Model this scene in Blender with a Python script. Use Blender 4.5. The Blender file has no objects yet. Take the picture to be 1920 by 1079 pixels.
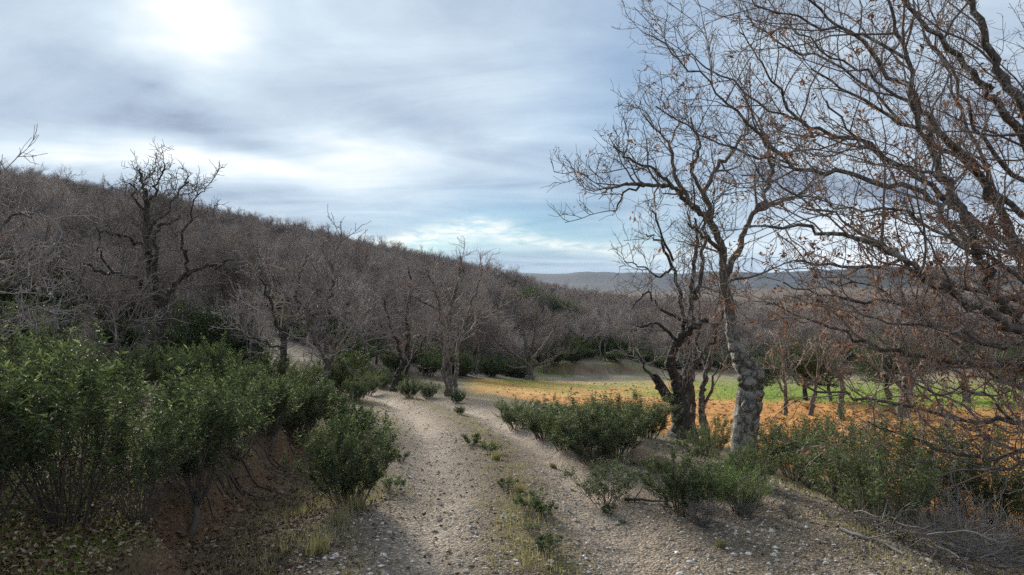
import bpy, math, random
import numpy as np
from math import radians as rad

S = bpy.context.scene
COL = S.collection
F = 1371.0          # focal length expressed in pixels of a 1920 wide frame
CAMZ = 1.75

# ------------------------------------------------------------------ camera
cam = bpy.data.cameras.new('camera')
cam.sensor_width = 36.0
cam.lens = 36.0 * F / 1920.0
cam.clip_end = 20000.0
cam.clip_start = 0.05
camo = bpy.data.objects.new('camera', cam)
camo.location = (0, 0, CAMZ)
camo.rotation_euler = (rad(90), 0, 0)
COL.objects.link(camo)
S.camera = camo

# ------------------------------------------------------------------ sun, sky, exposure
SUN_AZ = rad(-23.3)      # left of the view axis
SUN_EL = rad(18.0)
sun = bpy.data.lights.new('sun', 'SUN')
sun.energy = 4.4
sun.angle = rad(16)
sun.color = (1.0, 0.93, 0.82)
suno = bpy.data.objects.new('sun', sun)
suno.rotation_euler = (rad(90) - SUN_EL, 0, math.pi - SUN_AZ)
COL.objects.link(suno)

S.view_settings.view_transform = 'Standard'
S.view_settings.look = 'None'
S.view_settings.exposure = 0.9
S.view_settings.gamma = 1.0
S.view_settings.use_curve_mapping = False
S.cycles.max_bounces = 5
S.cycles.diffuse_bounces = 2
S.cycles.use_adaptive_sampling = True
S.cycles.adaptive_threshold = 0.02
S.cycles.sample_clamp_indirect = 2.0
S.cycles.sample_clamp_direct = 2.5
S.cycles.glossy_bounces = 2
S.cycles.transmission_bounces = 3
S.cycles.volume_bounces = 0
S.cycles.transparent_max_bounces = 8
S.cycles.use_denoising = False

W = bpy.data.worlds.new('World')
S.world = W
W.use_nodes = True
nt = W.node_tree
nt.nodes.clear()


class NG:
    """tiny node-graph helper"""
    def __init__(self, tree):
        self.t = tree

    def n(self, kind, **kw):
        nd = self.t.nodes.new(kind)
        for k, v in kw.items():
            setattr(nd, k, v)
        return nd

    def put(self, sock, v):
        if isinstance(v, bpy.types.NodeSocket):
            self.t.links.new(v, sock)
        elif v is not None:
            sock.default_value = v

    def m(self, op, a, b=None, c=None, clamp=False):
        nd = self.n('ShaderNodeMath', operation=op, use_clamp=clamp)
        for i, v in enumerate((a, b, c)):
            if v is not None:
                self.put(nd.inputs[i], v)
        return nd.outputs[0]

    def noise(self, vec, scale, detail=3, rough=0.5, dist=0.0):
        nd = self.n('ShaderNodeTexNoise')
        if vec is not None:
            self.put(nd.inputs['Vector'], vec)
        nd.inputs['Scale'].default_value = scale
        nd.inputs['Detail'].default_value = detail
        nd.inputs['Roughness'].default_value = rough
        nd.inputs['Distortion'].default_value = dist
        return nd.outputs['Fac']

    def ramp(self, fac, stops, interp='LINEAR'):
        nd = self.n('ShaderNodeValToRGB')
        cr = nd.color_ramp
        cr.interpolation = interp
        while len(cr.elements) < len(stops):
            cr.elements.new(0.5)
        for e, (p, c) in zip(cr.elements, stops):
            e.position = p
            e.color = (c[0], c[1], c[2], 1.0) if not isinstance(c, (int, float)) else (c, c, c, 1.0)
        self.put(nd.inputs[0], fac)
        return nd.outputs['Color']

    def mix(self, fac, a, b, blend='MIX'):
        nd = self.n('ShaderNodeMix', data_type='RGBA', blend_type=blend)
        nd.clamp_factor = True
        self.put(nd.inputs[0], fac)
        for s, v in ((nd.inputs[6], a), (nd.inputs[7], b)):
            if isinstance(v, (tuple, list)):
                v = (v[0], v[1], v[2], 1.0)
            self.put(s, v)
        return nd.outputs[2]

    def map(self, vec, scale=(1, 1, 1), rot=(0, 0, 0), loc=(0, 0, 0)):
        nd = self.n('ShaderNodeMapping')
        self.put(nd.inputs[0], vec)
        nd.inputs['Scale'].default_value = scale
        nd.inputs['Rotation'].default_value = rot
        nd.inputs['Location'].default_value = loc
        return nd.outputs[0]


def build_sky():
    g = NG(nt)
    tc = g.n('ShaderNodeTexCoord').outputs['Generated']
    sep = g.n('ShaderNodeSeparateXYZ')
    nt.links.new(tc, sep.inputs[0])
    x, y, z = sep.outputs
    az = g.m('ARCTAN2', x, y)
    el = g.m('ARCSINE', z)
    # cloud deck coordinates: the direction met by a flat layer overhead
    zz = g.m('ADD', g.m('MAXIMUM', z, 0.0), 0.10)
    u = g.m('DIVIDE', x, zz)
    v = g.m('DIVIDE', y, zz)
    cmb = g.n('ShaderNodeCombineXYZ')
    nt.links.new(u, cmb.inputs[0]); nt.links.new(v, cmb.inputs[1])
    deck = cmb.outputs[0]
    soft = g.noise(g.map(deck, (0.7, 0.8, 1), (0, 0, rad(35))), 0.7, 5, 0.52, 1.0)
    streak = g.noise(g.map(deck, (0.55, 1.1, 1), (0, 0, rad(55)), (3.1, 1.7, 0)), 1.1, 6, 0.55, 1.4)
    fine = g.noise(g.map(tc, (1, 1, 2.2), (0, rad(25), 0)), 7.0, 7, 0.62, 0.5)
    # wisps bend the edges of the larger cloud masses
    wob = g.m('MULTIPLY', g.m('SUBTRACT', g.noise(g.map(tc, (1, 1, 2.5)), 3.0, 4, 0.55), 0.5), 0.16)
    wob2 = g.m('MULTIPLY', g.m('SUBTRACT', g.noise(g.map(tc, (1, 1, 2.5), (0, 0, 0), (7, 3, 1)), 3.6, 4, 0.55), 0.5), 0.13)
    azw = g.m('ADD', az, wob)
    elw = g.m('ADD', el, wob2)

    def blob(px, py, sa, se, tilt=0.0, warped=True):
        a0 = math.atan((px - 960) / F)
        e0 = math.atan((540 - py) * math.cos(a0) / F)
        A = g.m('SUBTRACT', azw if warped else az, a0)
        E = g.m('SUBTRACT', elw if warped else el, e0)
        E = g.m('ADD', E, g.m('MULTIPLY', A, math.tan(rad(tilt))))
        q = g.m('ADD', g.m('POWER', g.m('ABSOLUTE', g.m('DIVIDE', A, rad(sa))), 2.0),
                g.m('POWER', g.m('ABSOLUTE', g.m('DIVIDE', E, rad(se))), 2.0))
        return g.m('EXPONENT', g.m('MULTIPLY', q, -1.0))

    val = g.m('ADD', 0.31, g.m('MULTIPLY', g.m('SUBTRACT', soft, 0.5), 0.85))
    val = g.m('ADD', val, g.m('MULTIPLY', g.m('SUBTRACT', streak, 0.5), 0.75))
    val = g.m('ADD', val, g.m('MULTIPLY', g.m('SUBTRACT', fine, 0.5), 0.28))
    for b, amp in (
            (blob(370, 58, 3.6, 2.8), 0.50), (blob(420, 60, 12, 6), 0.10),
            (blob(270, 285, 12, 1.7, 4), 0.45), (blob(690, 288, 6.5, 2.2, 3), 0.40), (blob(600, 345, 10, 1.5, 6), 0.25),
            (blob(940, 200, 9, 5), 0.16), (blob(400, 240, 9, 1.8, 20), -0.22), (blob(60, 225, 8, 3.4, 8), -0.16),
            (blob(620, 180, 11, 2.2, 10), -0.12), (blob(1000, 395, 14, 1.6, 2), -0.12),
            (blob(1650, 470, 14, 2.0), 0.42), (blob(1750, 260, 12, 6), -0.12)):
        val = g.m('ADD', val, g.m('MULTIPLY', b, amp))
    cloud = g.ramp(val, [(0.0, (0.14, 0.175, 0.235)), (0.22, (0.255, 0.315, 0.39)), (0.5, (0.37, 0.44, 0.50)),
                         (0.72, (0.49, 0.535, 0.57)), (0.94, (0.66, 0.67, 0.675))])
    # clear sky shows in a low gap and thins the veil towards the upper right
    clear = g.m('ADD', g.m('MULTIPLY', blob(1010, 440, 12, 2.6), 0.60), g.m('MULTIPLY', blob(820, 466, 7, 1.0), 0.55))
    clear = g.m('ADD', clear, g.m('MULTIPLY', blob(1190, 110, 8, 9), 0.45))
    band = g.m('ADD', blob(800, 447, 8, 0.75, 2), g.m('MULTIPLY', blob(1080, 470, 9, 0.7), 0.7))
    puff = g.noise(g.map(tc, (1, 1, 5.0)), 26.0, 5, 0.65, 0.4)
    bandm = g.m('MULTIPLY', band, g.m('MULTIPLY', g.m('SUBTRACT', puff, 0.33), 4.2, clamp=True), clamp=True)
    sk = g.n('ShaderNodeTexSky', sky_type='NISHITA')
    sk.sun_disc = False
    sk.sun_elevation = SUN_EL
    sk.sun_rotation = SUN_AZ
    sk.air_density = 1.0
    sk.dust_density = 0.6
    sk.ozone_density = 3.0
    blue = g.mix(1.0, sk.outputs[0], (0.022, 0.036, 0.048), 'MULTIPLY')
    col = g.mix(g.m('MINIMUM', clear, 0.75), cloud, blue)
    col = g.mix(g.m('MULTIPLY', bandm, 0.85), col, (0.62, 0.62, 0.58))
    bg = g.n('ShaderNodeBackground')
    nt.links.new(col, bg.inputs[0])
    bg.inputs[1].default_value = 1.0
    out = g.n('ShaderNodeOutputWorld')
    nt.links.new(bg.outputs[0], out.inputs[0])


build_sky()

# ================================================================== numeric helpers
def hash2(ix, iy, seed):
    h = (ix.astype(np.int64) * 374761393 + iy.astype(np.int64) * 668265263 + seed * 974634777) & 0xffffffff
    h = ((h ^ (h >> 13)) * 1274126177) & 0xffffffff
    return ((h ^ (h >> 16)) & 0xffff) / 65535.0


def vnoise(x, y, seed=0):
    ix = np.floor(x); iy = np.floor(y)
    fx = x - ix; fy = y - iy
    fx = fx * fx * fx * (fx * (fx * 6 - 15) + 10)
    fy = fy * fy * fy * (fy * (fy * 6 - 15) + 10)
    a = hash2(ix, iy, seed); b = hash2(ix + 1, iy, seed)
    c = hash2(ix, iy + 1, seed); d = hash2(ix + 1, iy + 1, seed)
    return (a + (b - a) * fx) * (1 - fy) + (c + (d - c) * fx) * fy


def fbm(x, y, seed=0, octs=4):
    s = 0; a = 0.5; t = 0
    for i in range(octs):
        s = s + a * vnoise(x, y, seed + i * 17)
        t += a
        a *= 0.5
        x = x * 2.03 + 13.7; y = y * 2.03 - 7.1
    return s / t


def sstep(a, b, x):
    t = np.clip((x - a) / (b - a), 0, 1)
    return t * t * (3 - 2 * t)


# ================================================================== the lie of the land
CTRL = np.array([
    (0, -12, .5), (-12, -12, 1.2), (12, -12, .1), (-3, 0, .05), (3, 0, -.02), (-8, 0, .5), (8, 0, -.1),
    (.1, 4.5, 0), (.1, 6, 0), (-.3, 9, -.24), (-.7, 11.6, -.45), (-2, 16.8, -.95), (-3.7, 22, -1.4), (-8, 30, -1.7),
    (-3, 6, .05), (-5, 6, .15), (-3, 11, -.3), (-6, 12, -.1), (-6, 18, -.8), (-9.6, 20, -.9), (-16, 20, .6), (-28, 20, 3.2),
    (-15, 9, 1.1), (-28, 4, 4), (-35, -12, 6), (2.5, 6, -.1), (3.3, 9, -.3), (3.2, 14, -.6), (6, 8, -.25), (6, 16, -.85), (12, 10, -.4),
    (12, 18, -1.1), (30, 15, -1.2), (30, -5, -.4), (-1.85, 23, -1.72), (0, 26, -2.05), (5, 26, -2.2), (15, 26, -2.35), (30, 30, -3),
    (-1, 40, -3.3), (8, 45, -4.1), (20, 42, -4.1), (2, 52, -4.8), (10, 56, -5.1), (25, 60, -5.5), (-10, 36, -1.2), (-22, 40, 1.7), (-42, 42, 7),
    (-18, 60, .6), (-42, 60, 6.6), (-8, 62, -3.2), (4, 70, -4.4), (-36, 78, 5.0), (-15, 85, .5), (-7, 95, -.8), (1, 105, -3.4), (14, 100, -4.6), (40, 100, -5.4),
    (-91, 130, 19), (-72, 150, 16), (-50, 170, 12), (-36, 190, 9.2), (-16, 200, 5.2), (3, 220, 1.4), (28, 210, -4.2), (62, 200, -6), (100, 140, -5.4),
    (-35, 115, 5.8), (-64, 95, 11.5), (-100, 90, 18), (-120, 170, 18), (-100, 220, 17), (-70, 260, 8), (0, 290, -3), (120, 260, -2.5), (-70, 30, 14), (-90, 0, 19), (60, 20, -2), (90, 60, -3.2)], float)


def _tps_u(r2):
    return 0.5 * r2 * np.log(r2 + 1e-9)


_n = len(CTRL)
_sc = 30.0
_cx = CTRL[:, :2] / _sc
_K = _tps_u(((_cx[:, None] - _cx[None]) ** 2).sum(-1)) + np.eye(_n) * 0.002
_Pm = np.c_[np.ones(_n), _cx]
_A = np.zeros((_n + 3, _n + 3))
_A[:_n, :_n] = _K; _A[:_n, _n:] = _Pm; _A[_n:, :_n] = _Pm.T
_w = np.linalg.solve(_A, np.r_[CTRL[:, 2], 0, 0, 0])


def tps(x, y):
    shp = x.shape
    X = (np.c_[x.ravel(), y.ravel()]) / _sc
    out = np.empty(len(X))
    for i in range(0, len(X), 40000):
        c = X[i:i + 40000]
        r2 = ((c[:, None] - _cx[None]) ** 2).sum(-1)
        out[i:i + 40000] = _tps_u(r2) @ _w[:_n] + _w[_n] + c @ _w[_n + 1:]
    return out.reshape(shp)


_TY = np.array([-15, 0, 3, 4.5, 6, 9, 11.6, 14, 16.8, 19.5, 22, 25, 30, 36, 45.])
_TX = np.array([.2, .15, .14, .13, .1, -.25, -.68, -1.22, -1.96, -2.8, -3.7, -5.1, -8.2, -13, -22.])
_ty = np.linspace(-15, 45, 400)
_tx = np.interp(_ty, _TY, _TX)
for _ in range(30):
    _tx[1:-1] = (_tx[:-2] + 2 * _tx[1:-1] + _tx[2:]) / 4
_sl = np.gradient(_tx, _ty)


def track_t(x, y):
    """signed distance from the track's centre line (right positive)"""
    xc = np.interp(y, _ty, _tx)
    s = np.interp(y, _ty, _sl)
    return (x - xc) / np.sqrt(1 + s * s)


def bank_t(y):
    return -2.15 + 0.5 * (fbm(y * .55, y * 0 + 3.3, 5, 3) - .5) * 2 - 0.15


def field_mask(x, y):
    """ploughed field beyond the right verge, >0 inside"""
    wob = (fbm(x * .35, y * .35, 41, 3) - .5) * 2.4
    near = np.interp(x, [-1.0, 0.2, 2.2, 4.0, 5.2, 9, 40], [27, 24.2, 20, 13, 6.5, 1.5, -10]) + wob * .6
    far = np.interp(x, [-2, 0, 5, 12, 25, 45, 80], [36, 44, 50, 53, 56, 58, 58]) + wob
    m = np.minimum(sstep(-.5, .5, y - near), sstep(-.8, .8, far - y))
    m = np.minimum(m, sstep(-1.6, -.6, x + wob * .3 + 0.2 - np.interp(y, [24, 44], [0, -1.])))
    return np.minimum(m, sstep(0, 6, 85 - x))


def in_wood(x, y):
    toe = np.interp(x, [-60, -14, -8, -5, -2.5, 0, 4, 12, 30, 60, 110], [8, 18, 25, 29, 38, 50, 59, 63, 66, 72, 85])
    return y > toe


def terrain(x, y, detail=True):
    x = np.asarray(x, float); y = np.asarray(y, float)
    r = np.hypot(x, y)
    az = np.arctan2(x, y)
    xn = np.clip(x, -140, 140); yn = np.clip(y, -30, 300)
    near = tps(xn, yn)
    far = -6 + 6 * (fbm(x * .004, y * .004, 7, 3) - .5) * 2
    ridge = np.exp(-((r - 3600) / 800.) ** 2) * (84 + 40 * (fbm(az * 9 + 9, r * .0006, 71, 5) - .5))
    ridge2 = np.exp(-((r - 1500) / 380.) ** 2) * 47 * sstep(rad(19), rad(26), az) * (1 - sstep(rad(80), rad(110), az)) * (.92 + .22 * (fbm(az * 12, r * 0, 72, 3) - .5))
    mid = np.exp(-((r - 620) / 190.) ** 2) * 8 * sstep(rad(9), rad(24), az) * (1 - sstep(rad(80), rad(110), az)) * (.8 + .4 * fbm(az * 9, r * .004, 73, 3))
    left = 16 * np.exp(-((r - 420) / 200.) ** 2) * sstep(rad(-22), rad(-40), az)
    far = far + ridge + ridge2 + mid + left
    b = sstep(225, 330, r)
    z = near * (1 - b) + far * b
    if detail:
        t = track_t(x, y)
        on = (1 - sstep(26, 34, y)) * (1 - sstep(1.4, 2.4, np.abs(t)))
        wv = .10 * (fbm(y * .4, t * 0, 91, 3) - .5)
        rut = np.exp(-((np.abs(t + wv) - .68) / .26) ** 2)
        z = z - .085 * rut * on + .04 * np.exp(-(t / .3) ** 2) * on
        nearb = sstep(1.0, 3.5, y) * (1 - sstep(8.6, 11.5, y))
        e = t - bank_t(y) + .22 * (fbm(x * 2.2, y * 2.2, 21, 3) - .5)
        z = z + nearb * (.27 * sstep(.10, -.16, e) - .17 * np.exp(-((e - .38) / .32) ** 2))
        # verge falls to the field on the right
        z = z - .62 * sstep(2.3, 4.6, t) * (1 - sstep(15, 24, y)) * sstep(-6, 2, y)
        # low red cut at the foot of the hill
        by = 58 + 1.2 * (fbm(x * .3, y * 0, 61, 3) - .5) * 2 + .06 * x
        z = z + .75 * sstep(0, .7, y - by) * (1 - sstep(6, 22, y - by)) * sstep(1, 4, x) * (1 - sstep(9, 14, x))
        fm = field_mask(x, y)
        fade = 1 - sstep(60, 140, r)
        z = z + fade * (.10 * (fbm(x * .6, y * .6, 1, 3) - .5) * (1 - .7 * on))
        z = z + fade * (1 - on * .6) * .045 * (fbm(x * 4, y * 4, 2, 3) - .5)
        z = z + fade * .012 * (vnoise(x * 16, y * 16, 3) - .5)
        z = z + fm * fade * (.13 * (fbm(x * 3.1, y * 3.1, 31, 3) - .5) + .05 * (vnoise(x * 9, y * 9, 33) - .5))
    return z


def gz(x, y):
    return float(terrain(np.array([x]), np.array([y]))[0])


def P(px, py, D):
    """the point at depth D metres seen at a given spot of the picture"""
    return ((px - 960) * D / F, D, CAMZ - (py - 540) * D / F)


_RD = np.concatenate([np.linspace(3.2, 30, 700), np.linspace(30, 240, 500)[1:]])


def foot(px, py):
    """where the ground is met by the sight line"""
    xs = (px - 960) * _RD / F
    zs = CAMZ - (py - 540) * _RD / F
    tz = terrain(xs, _RD)
    k = np.nonzero(zs <= tz)[0]
    D = _RD[k[0]] if len(k) else 60.0
    return ((px - 960) * D / F, D, gz((px - 960) * D / F, D))


# ================================================================== mesh and object helpers
def mesh_from(name, V, faces, mats, smooth=True, midx=None, attrs=None):
    """V (n,3); faces: list of int arrays (m,k); mats list"""
    me = bpy.data.meshes.new(name)
    V = np.asarray(V, np.float32)
    me.vertices.add(len(V))
    me.vertices.foreach_set('co', V.ravel())
    loops = np.concatenate([f.ravel() for f in faces]).astype(np.int32)
    starts = []
    off = 0
    for f in faces:
        k = f.shape[1]
        starts.append(off + np.arange(len(f)) * k)
        off += f.size
    starts = np.concatenate(starts).astype(np.int32)
    me.loops.add(len(loops))
    me.loops.foreach_set('vertex_index', loops)
    me.polygons.add(len(starts))
    me.polygons.foreach_set('loop_start', starts)
    for m in mats:
        me.materials.append(m)
    if midx is not None:
        me.polygons.foreach_set('material_index', np.asarray(midx, np.int32))
    if not smooth:
        me.attributes.new('sharp_face', 'BOOLEAN', 'FACE').data.foreach_set('value', np.ones(len(starts), bool))
    if attrs:
        for k, (typ, arr) in attrs.items():
            at = me.attributes.new(k, typ, 'POINT')
            at.data.foreach_set('color' if typ == 'FLOAT_COLOR' else 'value', np.asarray(arr, np.float32).ravel())
    me.update(calc_edges=True)
    return me


def link(name, me, parent=None, loc=(0, 0, 0), rz=0.0, sc=1.0):
    o = bpy.data.objects.new(name, me)
    COL.objects.link(o)
    o.parent = parent
    o.location = loc
    o.rotation_euler = (0, 0, rz)
    o.scale = (sc, sc, sc) if not isinstance(sc, tuple) else sc
    return o


def tag(o, label=None, cat=None, group=None, kind=None):
    if label: o['label'] = label
    if cat: o['category'] = cat
    if group: o['group'] = group
    if kind: o['kind'] = kind
    return o


def empty(name, label, cat, group=None, loc=(0, 0, 0), rz=0.0, sc=1.0):
    o = link(name, None, None, loc, rz, sc)
    o.empty_display_size = 0.1
    return tag(o, label, cat, group)


def tubes(branches):
    """branches: list of (pts[list of 3-tuples], radii[list], sides) -> V, quads"""
    groups = {}
    for pts, rr, k in branches:
        groups.setdefault((len(pts), k), []).append((pts, rr))
    Vs, Fs, off = [], [], 0
    for (n, k), lst in groups.items():
        Pn = np.array([b[0] for b in lst], float)
        Rn = np.array([b[1] for b in lst], float)
        T = np.gradient(Pn, axis=1)
        T /= np.linalg.norm(T, axis=2, keepdims=True) + 1e-9
        mt = T.mean(1)
        ax = np.argmin(np.abs(mt), axis=1)
        ref = np.eye(3)[ax][:, None, :]
        N = ref - (ref * T).sum(2, keepdims=True) * T
        N /= np.linalg.norm(N, axis=2, keepdims=True) + 1e-9
        B = np.cross(T, N)
        a = np.arange(k) * 2 * math.pi / k
        if k >= 12:
            rw = np.random.RandomState(n)
            w = rw.normal(0, 1, (len(lst), n, k))
            w = (w + np.roll(w, 1, 2) + np.roll(w, 1, 1)) / 3 + .55 * rw.normal(0, 1, (len(lst), 1, k))
            wob_ = 1 + .055 * w
        else:
            wob_ = np.ones((len(lst), n, k))
        ring = Pn[:, :, None, :] + (Rn[:, :, None] * wob_)[..., None] * (
            N[:, :, None, :] * np.cos(a)[None, None, :, None] + B[:, :, None, :] * np.sin(a)[None, None, :, None])
        Vs.append(ring.reshape(-1, 3))
        b = np.arange(len(lst))[:, None, None] * n * k
        i = np.arange(n - 1)[None, :, None] * k
        j = np.arange(k)[None, None, :]
        j2 = (j + 1) % k
        q = np.stack([b + i + j, b + i + j2, b + i + k + j2, b + i + k + j], -1).reshape(-1, 4) + off
        Fs.append(q)
        off += len(lst) * n * k
    return np.concatenate(Vs), np.concatenate(Fs)


def leaf_geo(pos, dirs, L, Wd, rs, fold=.25):
    """diamond leaves with a folded midrib; two triangles each"""
    n = len(pos)
    dirs = dirs / (np.linalg.norm(dirs, axis=1, keepdims=True) + 1e-9)
    up = np.tile([0, 0, 1.0], (n, 1)) + rs.normal(0, .55, (n, 3))
    side = np.cross(dirs, up)
    side /= np.linalg.norm(side, axis=1, keepdims=True) + 1e-9
    nor = np.cross(side, dirs)
    L = L[:, None]; Wd = Wd[:, None]
    mid = pos + dirs * L * .5
    a = mid + side * Wd * .5 + nor * Wd * fold
    b = mid - side * Wd * .5 + nor * Wd * fold
    tip = pos + dirs * L - nor * L * .10
    V = np.stack([pos, a, tip, b], 1).reshape(-1, 3)
    k = np.arange(n)[:, None] * 4
    Fc = np.concatenate([k + [0, 2, 1], k + [0, 3, 2]], 1).reshape(-1, 3)
    return V, Fc


# ================================================================== branching
def vadd(a, b, s=1.0):
    return (a[0] + b[0] * s, a[1] + b[1] * s, a[2] + b[2] * s)


def vnorm(a):
    l = math.sqrt(a[0] * a[0] + a[1] * a[1] + a[2] * a[2]) or 1e-9
    return (a[0] / l, a[1] / l, a[2] / l)


def walk(R, p, d, L, n, wander, up):
    pts = [p]
    st = L / n
    g = R.gauss
    for i in range(n):
        d = vnorm((d[0] + g(0, wander), d[1] + g(0, wander), d[2] + g(0, wander) + up))
        p = vadd(p, d, st)
        pts.append(p)
    return pts


def ramify(out, R, pts, rr, lev, cfg, tips=None):
    """side branches along a polyline, level by level"""
    if lev >= len(cfg):
        return
    c = cfg[lev]
    n = len(pts) - 1
    seg = [math.dist(pts[i], pts[i + 1]) for i in range(n)]
    tot = sum(seg)
    cnt = c['per_m'] * tot * (1 - c['t0'])
    cnt = int(cnt) + (1 if R.random() < cnt - int(cnt) else 0)
    cnt = max(cnt, c.get('min', 0))
    last = lev == len(cfg) - 1
    for k in range(cnt):
        t = c['t0'] + (1 - c['t0']) * (k + R.random()) / max(cnt, 1)
        s = t * tot
        i = 0
        while i < n - 1 and s > seg[i]:
            s -= seg[i]; i += 1
        f = s / (seg[i] + 1e-9)
        f = min(max(f, 0), 1)
        a, b = pts[i], pts[i + 1]
        p = (a[0] + (b[0] - a[0]) * f, a[1] + (b[1] - a[1]) * f, a[2] + (b[2] - a[2]) * f)
        rp = rr[i] + (rr[i + 1] - rr[i]) * f
        T = vnorm((b[0] - a[0], b[1] - a[1], b[2] - a[2]))
        q = (R.gauss(0, 1), R.gauss(0, 1), R.gauss(0, 1) + c.get('upside', 0.4))
        dt = q[0] * T[0] + q[1] * T[1] + q[2] * T[2]
        N = vnorm(vadd(q, T, -dt))
        ang = rad(R.uniform(*c['ang']))
        d = vnorm((T[0] * math.cos(ang) + N[0] * math.sin(ang), T[1] * math.cos(ang) + N[1] * math.sin(ang), T[2] * math.cos(ang) + N[2] * math.sin(ang)))
        L = R.uniform(*c['len']) * (1.15 - c.get('fall', .5) * t)
        r0 = max(min(rp * c.get('rk', .65), L * c.get('rl', .02)), c['rmin'])
        m = c['segs']
        cp = walk(R, p, d, L, m, c['wander'], c['up'])
        cr = [max(r0 * (1 - .75 * j / m), c['rmin'] * .7) for j in range(m + 1)]
        out.append((cp, cr, c['sides'], lev))
        ramify(out, R, cp, cr, lev + 1, cfg, tips)
        if last and tips is not None:
            tips.append((cp[-1], vnorm(vadd(cp[-1], cp[-2], -1))))


def spline(pts, n):
    """catmull-rom through points (tuples of any length), n samples per span"""
    A = np.array(pts, float)
    A = np.vstack([2 * A[0] - A[1], A, 2 * A[-1] - A[-2]])
    out = []
    for i in range(1, len(A) - 2):
        p0, p1, p2, p3 = A[i - 1:i + 3]
        for j in range(n):
            t = j / n
            out.append(.5 * ((2 * p1) + (-p0 + p2) * t + (2 * p0 - 5 * p1 + 4 * p2 - p3) * t * t + (-p0 + 3 * p1 - 3 * p2 + p3) * t ** 3))
    out.append(A[-2])
    return np.array(out)


def limb_from_picture(spec, rs, n=5, jit=.012, wk=1.0):
    """spec rows: (px, py, depth, width in px) -> pts, radii in metres"""
    rows = []
    for px, py, D, w in spec:
        x, y, z = P(px, py, D)
        rows.append((x, y, z, w * wk * .5 * D / F))
    A = spline(rows, n)
    A[1:-1, :3] += rs.normal(0, jit, (len(A) - 2, 3))
    A[:, 3] = np.maximum(A[:, 3] * rs.uniform(.93, 1.07, len(A)), .003)
    return [tuple(p) for p in A[:, :3]], list(A[:, 3])


# ================================================================== materials
def mat(name):
    m = bpy.data.materials.new(name)
    m.use_nodes = True
    m.node_tree.nodes.clear()
    return m, NG(m.node_tree)


def finish(m, g, bsdf, disp=None):
    o = g.n('ShaderNodeOutputMaterial')
    m.node_tree.links.new(bsdf, o.inputs[0])
    return m


def principled(g, col, rough=.8, spec=.3, bump=None, bstr=.5, bdist=.01):
    b = g.n('ShaderNodeBsdfPrincipled')
    if isinstance(col, (tuple, list)):
        col = (col[0], col[1], col[2], 1)
    g.put(b.inputs['Base Color'], col)
    g.put(b.inputs['Roughness'], rough)
    b.inputs['Specular IOR Level'].default_value = spec
    if bump is not None:
        bn = g.n('ShaderNodeBump')
        bn.inputs['Strength'].default_value = bstr
        bn.inputs['Distance'].default_value = bdist
        g.put(bn.inputs['Height'], bump)
        g.t.links.new(bn.outputs[0], b.inputs['Normal'])
    return b.outputs[0]


def bark_mat(name, dark, light, lichen, amount, scale=9.0, top=None):
    m, g = mat(name)
    tc = g.n('ShaderNodeTexCoord').outputs['Object']
    n1 = g.noise(g.map(tc, (1, 1, .35)), scale * 3.2, 5, .65, .3)
    n2 = g.noise(tc, scale, 4, .6, .5)
    n3 = g.noise(tc, scale * 5, 3, .6)
    base = g.ramp(n1, [(.3, dark), (.68, light)])
    lm = g.ramp(g.m('ADD', n2, g.m('MULTIPLY', g.m('SUBTRACT', n3, .5), .5)), [(.62 - amount * .3, 0.0), (.72 - amount * .3, 1.0)])
    if top:      # lichen grows on the old trunk, the younger limbs above are bare
        sz = g.n('ShaderNodeSeparateXYZ')
        g.t.links.new(tc, sz.inputs[0])
        lm = g.m('MULTIPLY', lm, g.ramp(g.m('DIVIDE', sz.outputs[2], top), [(.62, 1.0), (1.0, .12)]))
    col = g.mix(lm, base, lichen)
    rnd = g.n('ShaderNodeObjectInfo').outputs['Random']
    col = g.mix(1.0, col, g.ramp(rnd, [(0, (.8, .8, .8)), (1, (1.2, 1.15, 1.1))]), 'MULTIPLY')
    h = g.m('ADD', n1, g.m('MULTIPLY', n3, .4))
    return finish(m, g, principled(g, col, .9, .2, h, .9, .02))


def twig_mat(name, a, b):
    m, g = mat(name)
    rnd = g.n('ShaderNodeObjectInfo').outputs['Random']
    isl = g.n('ShaderNodeNewGeometry').outputs['Random Per Island']
    f = g.m('ADD', g.m('MULTIPLY', rnd, .6), g.m('MULTIPLY', isl, .4))
    return finish(m, g, principled(g, g.ramp(f, [(.1, a), (.9, b)]), .85, .25))


def leaf_mat(name, stops, rough=.4, spec=.5, trans=.3, tcol=None):
    m, g = mat(name)
    isl = g.n('ShaderNodeNewGeometry').outputs['Random Per Island']
    rnd = g.n('ShaderNodeObjectInfo').outputs['Random']
    f = g.m('ADD', g.m('MULTIPLY', isl, .75), g.m('MULTIPLY', rnd, .25))
    col = g.ramp(f, stops)
    p = principled(g, col, rough, spec)
    tr = g.n('ShaderNodeBsdfTranslucent')
    g.put(tr.inputs[0], g.mix(1.0, col, tcol or (1.5, 1.6, .8), 'MULTIPLY'))
    mx = g.n('ShaderNodeMixShader')
    mx.inputs[0].default_value = trans
    g.t.links.new(p, mx.inputs[1]); g.t.links.new(tr.outputs[0], mx.inputs[2])
    return finish(m, g, mx.outputs[0])


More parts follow.
